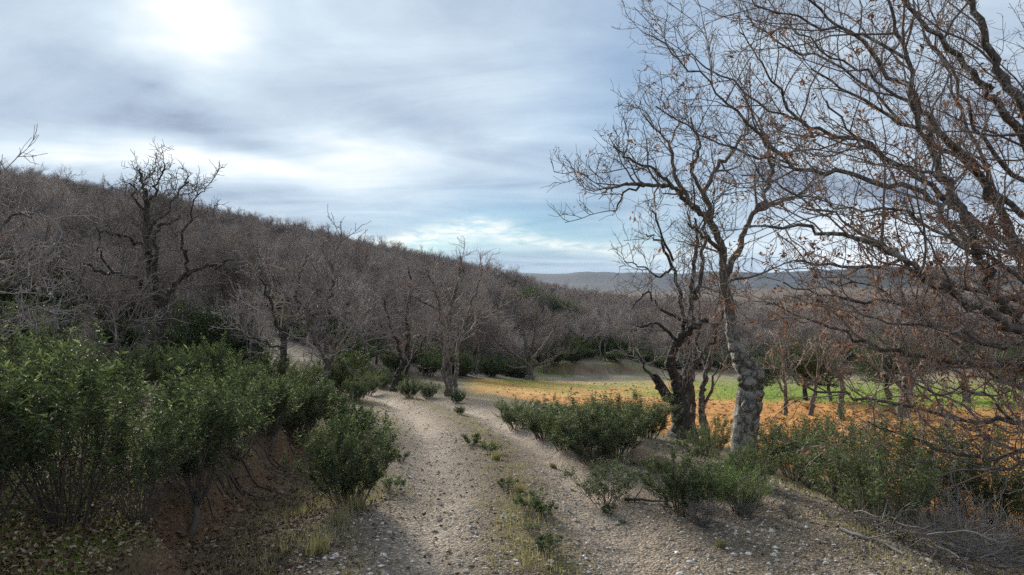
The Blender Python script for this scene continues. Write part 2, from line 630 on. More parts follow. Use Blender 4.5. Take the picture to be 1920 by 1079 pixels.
def plain_mat(name, stops, rough=.9, spec=.2):
    m, g = mat(name)
    isl = g.n('ShaderNodeNewGeometry').outputs['Random Per Island']
    rnd = g.n('ShaderNodeObjectInfo').outputs['Random']
    f = g.m('FRACT', g.m('ADD', isl, g.m('MULTIPLY', rnd, 7.3)))
    tc = g.n('ShaderNodeTexCoord').outputs['Object']
    nn = g.noise(tc, 60, 3, .6)
    col = g.mix(1.0, g.ramp(f, stops), g.ramp(nn, [(.3, (.75, .75, .75)), (.7, (1.2, 1.2, 1.2))]), 'MULTIPLY')
    return finish(m, g, principled(g, col, rough, spec, nn, .4, .005))


def ground_mat():
    m, g = mat('ground_soil')
    tc = g.n('ShaderNodeTexCoord').outputs['Object']
    ca = g.n('ShaderNodeAttribute', attribute_name='tint')
    ga = g.n('ShaderNodeAttribute', attribute_name='pebble')
    vo = g.n('ShaderNodeTexVoronoi', feature='F1')
    g.put(vo.inputs['Vector'], tc)
    vo.inputs['Scale'].default_value = 48
    cell = g.n('ShaderNodeSeparateColor')
    g.t.links.new(vo.outputs['Color'], cell.inputs[0])
    peb = g.ramp(cell.outputs[0], [(0, (.55, .50, .44)), (.45, (.88, .84, .79)), (.85, (1.15, 1.1, 1.05)), (1, (1.55, 1.52, 1.48))])
    edge = g.ramp(vo.outputs['Distance'], [(.2, (1.05, 1.05, 1.05)), (.75, (.55, .5, .45))])
    peb = g.mix(1.0, peb, edge, 'MULTIPLY')
    fine = g.noise(tc, 55, 5, .7)
    med = g.noise(tc, 7, 4, .6)
    mott = g.ramp(fine, [(.28, (.45, .45, .45)), (.72, (1.5, 1.5, 1.5))])
    mott = g.mix(1.0, mott, g.ramp(med, [(.3, (.78, .78, .78)), (.7, (1.2, 1.2, 1.2))]), 'MULTIPLY')
    var = g.mix(g.m('MULTIPLY', ga.outputs['Fac'], .85), mott, peb)
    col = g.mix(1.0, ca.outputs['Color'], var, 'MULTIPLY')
    h = g.m('SUBTRACT', g.m('ADD', fine, g.m('MULTIPLY', med, .5)), g.m('MULTIPLY', vo.outputs['Distance'], g.m('MULTIPLY', ga.outputs['Fac'], 1.2)))
    return finish(m, g, principled(g, col, .95, .15, h, .8, .03))


M_GROUND = ground_mat()
M_BARK = bark_mat('oak_bark', (.035, .03, .026), (.16, .14, .125), (.30, .31, .29), .25)
M_LICHEN = bark_mat('lichen_bark', (.045, .038, .032), (.16, .145, .125), (.29, .29, .27), .5, 10.0, 2.4)
M_DARKBARK = bark_mat('dark_bark', (.016, .014, .012), (.085, .075, .065), (.22, .22, .20), .12)
M_WOODBARK = bark_mat('grey_bark', (.05, .043, .037), (.19, .165, .145), (.30, .30, .28), .2, 4.0)
M_TWIG = twig_mat('grey_twig', (.20, .168, .152), (.41, .345, .315))
M_TWIGDARK = twig_mat('dark_twig', (.08, .068, .058), (.20, .17, .15))
M_TWIGRED = twig_mat('reddish_twig', (.14, .108, .094), (.36, .285, .245))
M_TWIGMID = twig_mat('brown_twig', (.10, .083, .074), (.24, .20, .18))
M_STEM = twig_mat('shrub_stem', (.05, .04, .033), (.14, .115, .095))
M_DEAD = twig_mat('dead_twig', (.11, .098, .09), (.26, .235, .215))
M_CISTUS = leaf_mat('rockrose_leaf', [(0, (.032, .046, .024)), (.4, (.056, .077, .039)), (.8, (.092, .116, .062)), (1, (.17, .19, .12))], .62, .12, .26, (1.3, 1.4, .85))
M_CISTUS2 = leaf_mat('grey_green_leaf', [(0, (.055, .072, .04)), (.5, (.105, .132, .072)), (1, (.21, .235, .15))], .62, .12, .26, (1.3, 1.4, .85))
M_YOUNG = leaf_mat('young_leaf', [(0, (.075, .10, .05)), (.5, (.125, .155, .08)), (1, (.24, .26, .16))], .6, .15, .3, (1.3, 1.4, .85))
M_JUNIPER = leaf_mat('bright_needle', [(0, (.05, .09, .025)), (.6, (.10, .17, .05)), (1, (.18, .25, .09))], .55, .3, .3)
M_HOLM = leaf_mat('evergreen_leaf', [(0, (.03, .045, .022)), (.6, (.065, .085, .042)), (1, (.12, .145, .08))], .6, .2, .2)
M_BROWN = leaf_mat('dead_leaf', [(0, (.10, .058, .04)), (.5, (.19, .115, .08)), (.85, (.31, .21, .155)), (1, (.46, .37, .29))], .75, .15, .3, (1.4, 1.15, .95))
M_LITTER = plain_mat('leaf_litter', [(0, (.07, .042, .026)), (.6, (.17, .105, .068)), (.9, (.26, .18, .125)), (1, (.40, .32, .25))])
M_STONE = plain_mat('quartz_gravel', [(0, (.17, .135, .105)), (.4, (.32, .27, .22)), (.8, (.46, .41, .36)), (1, (.70, .66, .61))], .85, .2)
M_ROCK = plain_mat('brown_rock', [(0, (.20, .13, .09)), (1, (.30, .22, .16))])
M_GRASS = leaf_mat('dry_grass', [(0, (.13, .12, .065)), (.5, (.24, .21, .13)), (1, (.42, .36, .26))], .7, .2, .3)
M_MOSS = leaf_mat('moss_leaf', [(0, (.05, .075, .012)), (.6, (.10, .13, .022)), (1, (.18, .20, .045))], .8, .1, .2)
M_CROP = leaf_mat('green_crop', [(0, (.09, .17, .02)), (.6, (.16, .27, .04)), (1, (.30, .36, .08))], .6, .25, .3)
M_CRUMB = plain_mat('crumbled_soil', [(0, (.10, .06, .04)), (.6, (.19, .11, .068)), (1, (.28, .18, .115))])
M_CLOD = plain_mat('orange_clod', [(0, (.26, .12, .035)), (.6, (.43, .20, .062)), (1, (.56, .31, .125))])

# ================================================================== ground, track, field: one sheet cut along its seams
def build_ground():
    r = np.concatenate([np.geomspace(.25, 3.6, 16)[:-1], np.geomspace(3.6, 60, 310)[:-1], np.geomspace(60, 6500, 130)])
    a = np.concatenate([np.linspace(-180, -44, 50)[:-1], np.linspace(-44, 44, 500)[:-1], np.linspace(44, 180, 50)[:-1]])
    nr, na = len(r), len(a)
    RR, AA = np.meshgrid(r, np.radians(a), indexing='ij')
    X = (RR * np.sin(AA)).ravel(); Y = (RR * np.cos(AA)).ravel()
    Z = terrain(X, Y)
    # centre vertex
    X = np.r_[X, 0]; Y = np.r_[Y, 0]; Z = np.r_[Z, gz(0, 0)]
    i = np.arange(nr - 1)[:, None]; j = np.arange(na)[None]
    j2 = (j + 1) % na
    Q = np.stack([i * na + j, (i + 1) * na + j, (i + 1) * na + j2, i * na + j2], -1).reshape(-1, 4)[:, ::-1]
    j = np.arange(na)
    TR = np.stack([np.full(na, nr * na), j, (j + 1) % na], -1)[:, ::-1]
    # ---- colours of the materials lying there, plus haze blue far off
    t = track_t(X, Y)
    n1 = fbm(X * .9, Y * .9, 101, 4); n2 = fbm(X * 3.3, Y * 3.3, 102, 4); n3 = fbm(X * .3, Y * .3, 103, 3)
    rr = np.hypot(X, Y); az = np.degrees(np.arctan2(X, Y))

    def lay(c, colr, mk):
        mk = np.clip(mk, 0, 1)[:, None]
        return c * (1 - mk) + np.array(colr)[None] * mk
    C = np.tile(np.array([.135, .095, .066]), (len(X), 1))                       # leaf mould
    C = lay(C, (.21, .19, .10), sstep(.45, .62, n1) * .7)                        # thin dry grass
    # hill beyond: brown litter, tan clearings
    wood = in_wood(X, Y) * 1.0
    C = lay(C, (.095, .072, .055), np.maximum(sstep(62, 70, rr), wood * sstep(14, 20, rr)))
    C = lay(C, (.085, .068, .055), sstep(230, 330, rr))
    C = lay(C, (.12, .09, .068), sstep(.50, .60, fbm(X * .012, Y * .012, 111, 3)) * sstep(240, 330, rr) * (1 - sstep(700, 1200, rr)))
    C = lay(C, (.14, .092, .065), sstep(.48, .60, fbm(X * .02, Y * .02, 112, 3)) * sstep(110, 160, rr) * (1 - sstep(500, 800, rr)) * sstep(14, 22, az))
    C = lay(C, (.03, .04, .045), sstep(500, 900, rr))  # far hills: blue of the distant haze painted into their dark colour
    # verge of the track, tan soil with dry grass
    tw = t + (n1 - .5) * 1.3 + (n2 - .5) * .5
    nearT = (1 - sstep(30, 36, Y))
    verge = sstep(-3.0, -2.2, tw) * (1 - sstep(2.4, 4.4, tw)) * nearT
    C = lay(C, (.20, .15, .10), verge)
    C = lay(C, (.17, .17, .07), verge * sstep(.44, .58, n2) * .8)
    # strip of grey ground between cluster of trunks and far field edge
    edge = sstep(40, 44, Y) * (1 - sstep(60, 63, Y)) * sstep(-7, -3, X) * (1 - sstep(40, 50, X))
    C = lay(C, (.27, .22, .16), edge * .85)
    C = lay(C, (.13, .16, .05), edge * sstep(.5, .6, n3) * .8)
    # gravel track
    grav = sstep(-1.75, -1.15, tw) * (1 - sstep(1.6, 3.2, tw - .7 * (1 - sstep(7, 10, Y)))) * nearT
    C = lay(C, (.25, .212, .17), grav * .95)
    ruts = np.exp(-((np.abs(t) - .68) / .30) ** 2) * nearT
    C = lay(C, (.46, .405, .345), ruts * .95 * np.clip(.35 + 1.1 * n1, 0, 1))
    mid = np.exp(-((t + (n1 - .5) * .5) / .24) ** 2) * nearT * grav
    C = lay(C, (.17, .13, .085), mid * .95)
    C = lay(C, (.16, .15, .07), mid * sstep(.46, .60, n2) * .75)
    # cut bank on the left: bare red-brown soil, moss on the flat above it
    e = t - bank_t(Y) + .22 * (fbm(X * 2.2, Y * 2.2, 21, 3) - .5)
    nb = sstep(2, 3.8, Y) * (1 - sstep(9.5, 12, Y))
    soil = np.exp(-((e - .04) / .17) ** 2) * nb * (.55 + .45 * sstep(.35, .6, n2))
    C = lay(C, (.19, .108, .066), soil * .95)
    C = lay(C, (.14, .10, .068), nb * sstep(.1, .3, e) * (1 - sstep(.7, 1.1, e)) * .7)
    moss = sstep(-.12, -.3, e) * nb * sstep(.40, .56, fbm(X * 1.7, Y * 1.7, 131, 4)) * (1 - sstep(3.0, 4.5, -e))
    C = lay(C, (.075, .088, .018), moss * .9)
    C = lay(C, (.085, .10, .022), nb * sstep(0, -.3, e) * (1 - sstep(4.6, 5.6, Y)) * sstep(.35, .5, n1) * .85)
    # field: orange clods, green crop
    fm = field_mask(X, Y)
    C = lay(C, (.47, .222, .064), fm)
    fg = fbm(X * .16 + 5, Y * .10, 141, 4)
    green = .35 * sstep(.46, .58, fg + .10 * (n2 - .5)) * sstep(21.5, 25, Y + (n1 - .5) * 2) * .75
    green = np.maximum(green, sstep(21.5, 24, Y + (n1 - .5) * 3) * sstep(6, 9, X) * .9 * (1 - sstep(36, 41, Y + (n2 - .5) * 3)))
    green = np.maximum(green, sstep(19.5, 22.5, Y + (n1 - .5) * 2) * sstep(9.5, 11, X) * .95)
    green = np.maximum(green, sstep(23, 25.5, Y + (n1 - .5) * 2) * sstep(4.5, 6, X) * .6 * (1 - sstep(31, 35, Y)))
    green = green * (1 - .9 * (1 - sstep(2.0, 5.0, X + (n1 - .5) * 2)) * (1 - sstep(29, 33, Y)))
    C = lay(C, (.155, .22, .035), green * fm)
    C = lay(C, (.39, .27, .07), fm * sstep(.45, .62, n1) * .7 * sstep(24, 29, Y) * (1 - green))
    C = lay(C, (.24, .24, .055), fm * sstep(.40, .54, fbm(X * .5, Y * .25, 145, 3)) * .85 * sstep(27, 31, Y + (n1 - .5) * 4) * (1 - green))
    C = lay(C, (.26, .20, .13), fm * sstep(40, 47, Y) * .7)
    # red cut
    by = 58 + 1.2 * (fbm(X * .3, Y * 0, 61, 3) - .5) * 2 + .06 * X
    C = lay(C, (.17, .10, .065), np.exp(-((Y - by - .35) / .35) ** 2) * sstep(1, 4, X) * (1 - sstep(9, 14, X)))
    C *= ((.78 + .44 * n2) * (.85 + .3 * n1))[:, None]
    peb = np.maximum(grav, verge * .45)
    # ---- cut into ground, track, field
    cx = lambda arr: arr[Q].mean(1)
    tq, yq, fq = cx(tw), cx(Y), cx(fm)
    rq = cx(rr)
    cls = np.zeros(len(Q), int)
    cls[(np.abs(tq - .4) < 2.0) & (yq > -14) & (yq < 31)] = 1
    cls[(fq > .5) & (cls == 0)] = 2
    cls[(rq > 330)] = 3
    V = np.c_[X, Y, Z]
    objs = []
    for k, nm in enumerate(('ground', 'dirt_track', 'field', 'hills')):
        q = Q[cls == k]
        tri = TR if k == 1 else np.zeros((0, 3), int)
        idx, inv = np.unique(np.concatenate([q.ravel(), tri.ravel()]), return_inverse=True)
        qq = inv[:q.size].reshape(-1, 4)
        fl = [qq]
        if len(tri):
            fl.append(inv[q.size:].reshape(-1, 3))
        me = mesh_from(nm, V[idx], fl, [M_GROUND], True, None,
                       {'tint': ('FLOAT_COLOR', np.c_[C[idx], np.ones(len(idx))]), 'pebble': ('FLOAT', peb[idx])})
        o = link(nm, me)
        tag(o, {'ground': 'leaf-strewn ground under the shrubs and trees', 'dirt_track': 'stony two-rut dirt track curving away to the left',
                'field': 'orange ploughed field with green patches right of the track', 'hills': 'far blue wooded hills on the horizon'}[nm], None, None, 'structure')
        objs.append(o)
    return objs


GROUND, TRACK, FIELD, HILLS = build_ground()

# ================================================================== bare trees
OAK = [
    dict(per_m=3.0, t0=.22, len=(.7, 1.6), ang=(30, 65), wander=.20, up=.10, segs=5, sides=4, rmin=.011, rl=.02, fall=.5),
    dict(per_m=6.5, t0=.12, len=(.35, .8), ang=(28, 60), wander=.22, up=.06, segs=4, sides=3, rmin=.008, rl=.014, fall=.4),
    dict(per_m=10.0, t0=.1, len=(.16, .42), ang=(25, 55), wander=.24, up=.05, segs=2, sides=3, rmin=.006, fall=.35),
]


def tree_object(name, label, group, loc, rz, sc, trunk_me, crown_me, extra=(), cat='tree'):
    root = empty(name, label, cat, group, loc, rz, sc)
    link('trunk', trunk_me, root)
    link('crown', crown_me, root)
    for nm, me in extra:
        link(nm, me, root)
    return root


def split_build(nm, out, trunk_levels, mt, mc):
    tr = [b[:3] for b in out if b[3] < trunk_levels]
    cr = [b[:3] for b in out if b[3] >= trunk_levels]
    V, Q = tubes(tr)
    tm = mesh_from(nm + '_trunk', V, [Q], [mt])
    V, Q = tubes(cr)
    cm = mesh_from(nm + '_crown', V, [Q], [mc])
    return tm, cm


def proto_tree(seed, H, stems=1, spread=.35, fork=(.28, .45), style='round'):
    """a whole bare oak grown from the ground, about H metres tall"""
    R = random.Random(seed)
    out = []
    for s in range(stems):
        a = s * 2 * math.pi / max(stems, 1) + R.random()
        lean = .05 + (.13 if stems > 1 else R.uniform(0, .12))
        d = vnorm((math.cos(a) * lean, math.sin(a) * lean, 1))
        p0 = (math.cos(a) * .16 * (stems > 1), math.sin(a) * .16 * (stems > 1), -.25)
        hh = H * R.uniform(*fork) if style != 'pole' else H * .72
        r0 = H * .021 * (1 if stems == 1 else .72)
        tp = walk(R, p0, d, hh + .25, 9, .07, .05)
        trr = [r0 * (1.35 - .35 * min(1, j / 2) - .035 * j) for j in range(10)]
        out.append((tp, trr, 8, -2))
        nl = R.randint(4, 6) if style != 'pole' else R.randint(3, 4)
        for k in range(nl):
            a2 = k * 2 * math.pi / nl + R.uniform(-.4, .4)
            i = 9 if k < 2 else R.randint(5, 9)
            sp = spread * R.uniform(.7, 1.7)
            d2 = vnorm((math.cos(a2) * sp, math.sin(a2) * sp, R.uniform(.5, 1)))
            L = (H - tp[i][2]) * R.uniform(.75, 1.08)
            lp = walk(R, tp[i], d2, L, 10, .15, .05)
            lr = [max(trr[i] * .66 * (1 - .088 * j), .012) for j in range(11)]
            out.append((lp, lr, 6, -1))
            ramify(out, R, lp, lr, 0, OAK)
        if style == 'pole':
            ramify(out, R, tp[3:], trr[3:], 0, OAK)
    return out


def thin_cfg(k):
    return k


PROTO = []      # (trunk mesh, crown mesh, height)
for i, (H, st, sp, fk, sty) in enumerate([(5.2, 1, .55, (.25, .4), 'round'), (5.6, 1, .4, (.3, .45), 'round'), (4.6, 2, .35, (.3, .45), 'round'),
                                          (5.8, 1, .28, (.4, .5), 'pole'), (5.0, 3, .22, (.4, .5), 'round')]):
    out = proto_tree(100 + i, H, st, sp, fk, sty)
    tm, cm = split_build('bare_oak_%d' % i, out, 0, M_WOODBARK, (M_TWIG, M_TWIGRED, M_TWIG, M_TWIGRED, M_TWIGMID)[i])
    PROTO.append((tm, cm, H))


def put_proto(k, name, label, group, loc, rz, h):
    tm, cm, H = PROTO[k]
    return tree_object(name, label, group, (loc[0], loc[1], loc[2]), rz, h / H, tm, cm)


# ---- evergreen oaks: dark leafy crowns
def evergreen(seed, H, Wd, leafs, lsize, trunk_frac=.3, base_low=False):
    R = random.Random(seed); rs = np.random.RandomState(seed)
    out = []
    tp = walk(R, (0, 0, -.2), vnorm((R.uniform(-.2, .2), R.uniform(-.2, .2), 1)), H * trunk_frac + .2, 6, .12, .05)
    trr = [H * .03 * (1.2 - .09 * j) for j in range(7)]
    out.append((tp, trr, 8, 0))
    cl = []
    for k in range(11):
        a = k * 2.4
        d = vnorm((math.cos(a), math.sin(a), R.uniform(.2, 1.5)))
        lp = walk(R, tp[R.randint(4, 6)], d, H * R.uniform(.3, .55), 6, .15, .05)
        lr = [H * .012 * (1 - .13 * j) for j in range(7)]
        out.append((lp, lr, 5, 0))
        for q in (3, 4, 5, 6):
            cl.append(lp[q])
            for _ in range(2):
                e = walk(R, lp[q], vnorm((R.gauss(0, 1), R.gauss(0, 1), R.gauss(.3, .8))), H * R.uniform(.10, .2), 3, .2, .03)
                out.append((e, [H * .004, H * .003, H * .002, H * .001], 3, 0))
                cl.append(e[-1])
    cl = np.array(cl)
    idx = rs.randint(0, len(cl), leafs)
    off = rs.normal(0, 1, (leafs, 3)) * H * .05
    pos = cl[idx] + off
    pos[:, 2] = np.maximum(pos[:, 2], H * (.05 if base_low else .22))
    dirs = off + rs.normal(0, .04 * H, (leafs, 3))
    V, Fc = leaf_geo(pos, dirs, rs.uniform(.7, 1.3, leafs) * lsize, rs.uniform(.4, .65, leafs) * lsize, rs)
    Vt, Qt = tubes([b[:3] for b in out])
    return mesh_from('evergreen_trunk', Vt, [Qt], [M_DARKBARK]), mesh_from('evergreen_crown', V, [Fc], [M_HOLM])


EVER = [evergreen(301, 4.2, 3.5, 15000, .085), evergreen(302, 2.6, 2.4, 9000, .075, .15, True)]

# ================================================================== hero trees
HERO = [
    dict(per_m=4.4, t0=.22, len=(.4, 1.1), ang=(35, 75), wander=.26, up=.07, segs=6, sides=4, rmin=.007, rl=.020, fall=.5),
    dict(per_m=8.5, t0=.12, len=(.22, .55), ang=(30, 65), wander=.28, up=.06, segs=4, sides=3, rmin=.005, rl=.014, fall=.4),
    dict(per_m=15, t0=.1, len=(.08, .24), ang=(30, 65), wander=.28, up=.06, segs=2, sides=3, rmin=.0033, fall=.35),
]


def hero(name, label, specs, seed, mt, mc, cfg=HERO, nsub=5, jit=.012, leaves=None, group=None, burl=(), noram=(), wk=1.0):
    """a tree whose trunk and main limbs follow given courses; finer branching is grown"""
    rs = np.random.RandomState(seed); R = random.Random(seed)
    out = []; tips = []
    for i, sp in enumerate(specs):
        pts, rr = limb_from_picture(sp, rs, nsub, jit * (.4 if i == 0 else 1), wk) if i else limb_from_picture(sp, rs, nsub + 4, jit * .5, max(wk, .9))
        if i == 0:
            g0 = gz(pts[0][0], pts[0][1])
            x, y, z = pts[0]
            pts = [(x, y, min(z, g0) - .25)] + pts
            rr = [rr[0] * 1.8, rr[0] * 1.4] + rr[1:]
        out.append((pts, rr, 14 if i == 0 else 8, -1))
        if i not in noram:
            ramify(out, R, pts, rr, 0, cfg, tips)
    base = out[0][0][0]
    o3 = (base[0], base[1], base[2] + .25)
    out = [([(p[0] - o3[0], p[1] - o3[1], p[2] - o3[2]) for p in b[0]], b[1], b[2], b[3]) for b in out]
    tm, cm = split_build(name, out, 0, mt, mc)
    root = tree_object(name, label, group, o3, 0, 1, tm, cm)
    if leaves:
        n, size, spread, m = leaves
        n = n // 6
        tp = np.array([t[0] for t in tips]) - np.array(o3)
        td = np.array([t[1] for t in tips])
        if callable(spread):
            w = spread(tp + np.array(o3)); w = w / w.sum()
            idx = rs.choice(len(tp), n, p=w)
        else:
            idx = rs.randint(0, len(tp), n)
        idx = np.repeat(idx, rs.randint(1, 11, n)); n = len(idx)      # withered bunches
        pos = tp[idx] + rs.normal(0, .022, (n, 3))
        dd = td[idx] + rs.normal(0, .5, (n, 3)) + np.array([0, 0, -.45])
        V, Fc = leaf_geo(pos, dd, rs.uniform(.6, 1.35, n) * size, rs.uniform(.3, .55, n) * size, rs, .35)
        link('dead_leaves', mesh_from('dead_leaves', V, [Fc], [m]), root)['kind'] = 'stuff'
    for (px, py, D, s) in burl:
        V, Fc = ico_rock(rs, s)
        c = np.array(P(px, py, D)) - np.array(o3)
        link('burl', mesh_from('burl', V, [Fc], [mt]), next(ch for ch in root.children if ch.data is tm), tuple(c))
    return root


_t = (1 + 5 ** .5) / 2
ICO_V = np.array([(-1, _t, 0), (1, _t, 0), (-1, -_t, 0), (1, -_t, 0), (0, -1, _t), (0, 1, _t), (0, -1, -_t), (0, 1, -_t), (_t, 0, -1), (_t, 0, 1), (-_t, 0, -1), (-_t, 0, 1)]) / math.hypot(1, _t)
ICO_F = np.array([(0, 11, 5), (0, 5, 1), (0, 1, 7), (0, 7, 10), (0, 10, 11), (1, 5, 9), (5, 11, 4), (11, 10, 2), (10, 7, 6), (7, 1, 8), (3, 9, 4), (3, 4, 2), (3, 2, 6), (3, 6, 8), (3, 8, 9), (4, 9, 5), (2, 4, 11), (6, 2, 10), (8, 6, 7), (9, 8, 1)])


def ico_rock(rs, s, flat=1.0):
    """a lumpy stone: an icosahedron subdivided once and roughened"""
    V = [tuple(v) for v in ICO_V]; cache = {}; Fs = []

    def midp(a, b):
        k = (min(a, b), max(a, b))
        if k not in cache:
            m = np.array(V[a]) + np.array(V[b])
            V.append(tuple(m / np.linalg.norm(m))); cache[k] = len(V) - 1
        return cache[k]
    for a, b, c in ICO_F:
        ab, bc, ca = midp(a, b), midp(b, c), midp(c, a)
        Fs += [(a, ab, ca), (b, bc, ab), (c, ca, bc), (ab, bc, ca)]
    V = np.array(V) * rs.uniform(.78, 1.15, (len(V), 1)) * s
    V[:, 2] *= flat
    return V, np.array(Fs)


# left oak with crooked limbs above the shrubs (about 20 m away)
hero('crooked_oak', 'gnarled bare oak with crooked dark limbs rising above the left shrubs', [
    [(283, 742, 19, 25), (285, 700, 19, 23), (288, 650, 19, 20), (305, 600, 19, 20), (298, 560, 19, 19), (283, 510, 19, 16), (278, 470, 19, 14), (274, 420, 18.9, 12), (276, 375, 18.8, 9), (268, 345, 18.7, 6), (262, 318, 18.6, 4)],
    [(300, 580, 19, 13), (285, 545, 18.7, 12), (255, 525, 18.2, 10), (215, 515, 17.8, 8), (180, 508, 17.4, 6), (160, 495, 17.2, 4)],
    [(302, 570, 19, 13), (325, 540, 19.2, 11), (350, 520, 19.6, 10), (380, 500, 20, 8), (410, 495, 20.3, 6), (440, 490, 20.5, 4)],
    [(283, 480, 19, 9), (262, 455, 18.6, 8), (235, 445, 18.2, 7), (205, 440, 17.9, 5), (175, 432, 17.6, 3)],
    [(290, 520, 19, 10), (293, 470, 19.3, 9), (296, 430, 19.6, 8), (318, 418, 19.9, 6), (338, 405, 20.1, 4)],
    [(345, 522, 19.4, 9), (350, 490, 19.2, 8), (346, 470, 19, 7), (338, 440, 18.9, 5), (352, 415, 18.8, 4), (368, 375, 18.7, 3), (385, 352, 18.6, 2.5)],
    [(276, 385, 18.9, 7), (292, 360, 19.2, 5), (300, 335, 19.4, 4), (310, 312, 19.5, 3)],
    [(275, 400, 18.9, 6), (252, 372, 18.6, 5), (243, 345, 18.4, 3.5)],
    [(280, 440, 19, 7), (318, 395, 19.8, 5), (345, 350, 20.2, 4), (352, 330, 20.3, 3)],
    [(215, 515, 17.8, 6), (190, 480, 17.5, 5), (188, 450, 17.4, 4), (178, 420, 17.3, 3)],
], 11, M_DARKBARK, M_TWIGDARK, cfg=[dict(HERO[0], per_m=5.0, rmin=.012, len=(.4, 1.3)), dict(HERO[1], rmin=.009), dict(HERO[2], rmin=.007, per_m=14)], nsub=4, jit=.045, wk=.82)

# forked oak beyond the right-hand shrubs (about 14 m)
hero('forked_oak', 'dark forked oak with a stubby left limb between the field and the leafy shrubs', [
    [(1279, 812, 14, 46), (1278, 780, 14, 42), (1277, 755, 14, 40), (1290, 715, 14.1, 26), (1288, 670, 14.2, 17), (1292, 610, 14.3, 13), (1296, 560, 14.4, 11), (1300, 500, 14.5, 9), (1308, 450, 14.6, 7), (1302, 410, 14.6, 4)],
    [(1275, 768, 14, 26), (1252, 740, 13.8, 22), (1236, 720, 13.7, 19), (1226, 708, 13.6, 15)],
    [(1276, 745, 14, 30), (1266, 710, 13.8, 24), (1254, 685, 13.6, 20), (1264, 655, 13.5, 19), (1278, 632, 13.4, 17), (1304, 612, 13.3, 14), (1328, 603, 13.2, 10)],
    [(1288, 640, 14.2, 12), (1278, 590, 14.4, 10), (1272, 540, 14.6, 8), (1258, 490, 14.8, 7), (1235, 450, 15, 5), (1212, 440, 15.1, 3)],
    [(1300, 612, 13.3, 12), (1296, 570, 13.6, 10), (1312, 520, 13.8, 9), (1318, 460, 14, 7), (1322, 410, 14.1, 4)],
    [(1270, 640, 13.5, 8), (1238, 610, 13.3, 6), (1205, 612, 13.2, 5), (1182, 622, 13.1, 3)],
    [(1276, 600, 14.3, 7), (1235, 575, 14.1, 5), (1215, 545, 14, 4), (1185, 580, 13.9, 3)],
    [(1262, 500, 14.7, 6), (1232, 520, 14.9, 4), (1200, 500, 15, 3), (1170, 490, 15, 2)],
    [(1226, 712, 13.6, 9), (1205, 690, 13.5, 4), (1190, 660, 13.4, 3)],
    [(1285, 690, 14.1, 10), (1330, 650, 14.6, 7), (1352, 600, 14.8, 5), (1365, 540, 14.9, 3)],
    [(1262, 490, 14.7, 6), (1240, 430, 14.5, 4), (1222, 395, 14.4, 3)],
], 12, M_DARKBARK, M_TWIG, cfg=[dict(HERO[0], rmin=.009), dict(HERO[1], rmin=.0065), dict(HERO[2], rmin=.0045)], noram=(1,), nsub=4, jit=.03, wk=.88)

# pale lichen oak right of the track (about 9 m)
hero('lichen_oak', 'oak with a thick pale lichen-covered crooked trunk among the right-hand shrubs', [
    [(1388, 890, 9, 48), (1394, 830, 9, 46), (1400, 780, 9, 44), (1406, 735, 9, 46), (1408, 705, 9, 44), (1395, 680, 9, 36), (1382, 655, 9, 26), (1370, 620, 9, 20), (1366, 570, 9, 18), (1356, 520, 9, 16), (1354, 470, 9, 14), (1338, 430, 9, 13), (1310, 395, 9, 11), (1285, 378, 8.9, 9), (1262, 352, 8.8, 7), (1205, 348, 8.7, 7), (1165, 347, 8.6, 5), (1130, 362, 8.5, 3.0)],
    [(1358, 520, 9, 13), (1385, 470, 9.2, 12), (1398, 430, 9.3, 10), (1420, 395, 9.4, 9), (1440, 360, 9.5, 7), (1445, 310, 9.6, 7), (1430, 265, 9.6, 4)],
    [(1342, 430, 9, 12), (1325, 385, 9.2, 10), (1328, 340, 9.4, 8), (1350, 310, 9.6, 7), (1385, 270, 9.8, 5), (1410, 235, 9.9, 3)],
    [(1290, 378, 8.9, 9), (1265, 330, 9.1, 8), (1262, 290, 9.2, 6), (1238, 250, 9.3, 4), (1205, 215, 9.3, 2.5)],
    [(1262, 352, 8.8, 7), (1225, 320, 8.6, 5), (1180, 300, 8.5, 4), (1150, 275, 8.4, 3)],
    [(1352, 470, 9, 9), (1318, 440, 8.6, 6), (1290, 420, 8.4, 4)],
    [(1418, 395, 9.4, 8), (1470, 380, 9.7, 6), (1520, 350, 10, 4)],
    [(1325, 380, 9.2, 8), (1300, 320, 9, 6), (1310, 270, 8.9, 5), (1295, 220, 8.8, 3)],
    [(1200, 348, 8.7, 5), (1165, 375, 8.6, 3.5), (1150, 398, 8.5, 2.5)],
], 13, M_LICHEN, M_TWIGDARK, cfg=[dict(HERO[0], rmin=.006, t0=.42, per_m=6.5, up=.04), dict(HERO[1], per_m=10), dict(HERO[2], rmin=.0032, per_m=17)], nsub=4, jit=.02,
     leaves=(900, .05, 0, M_BROWN), burl=((1403, 762, 8.86, .085), (1418, 706, 8.93, .11), (1386, 668, 8.92, .08)))

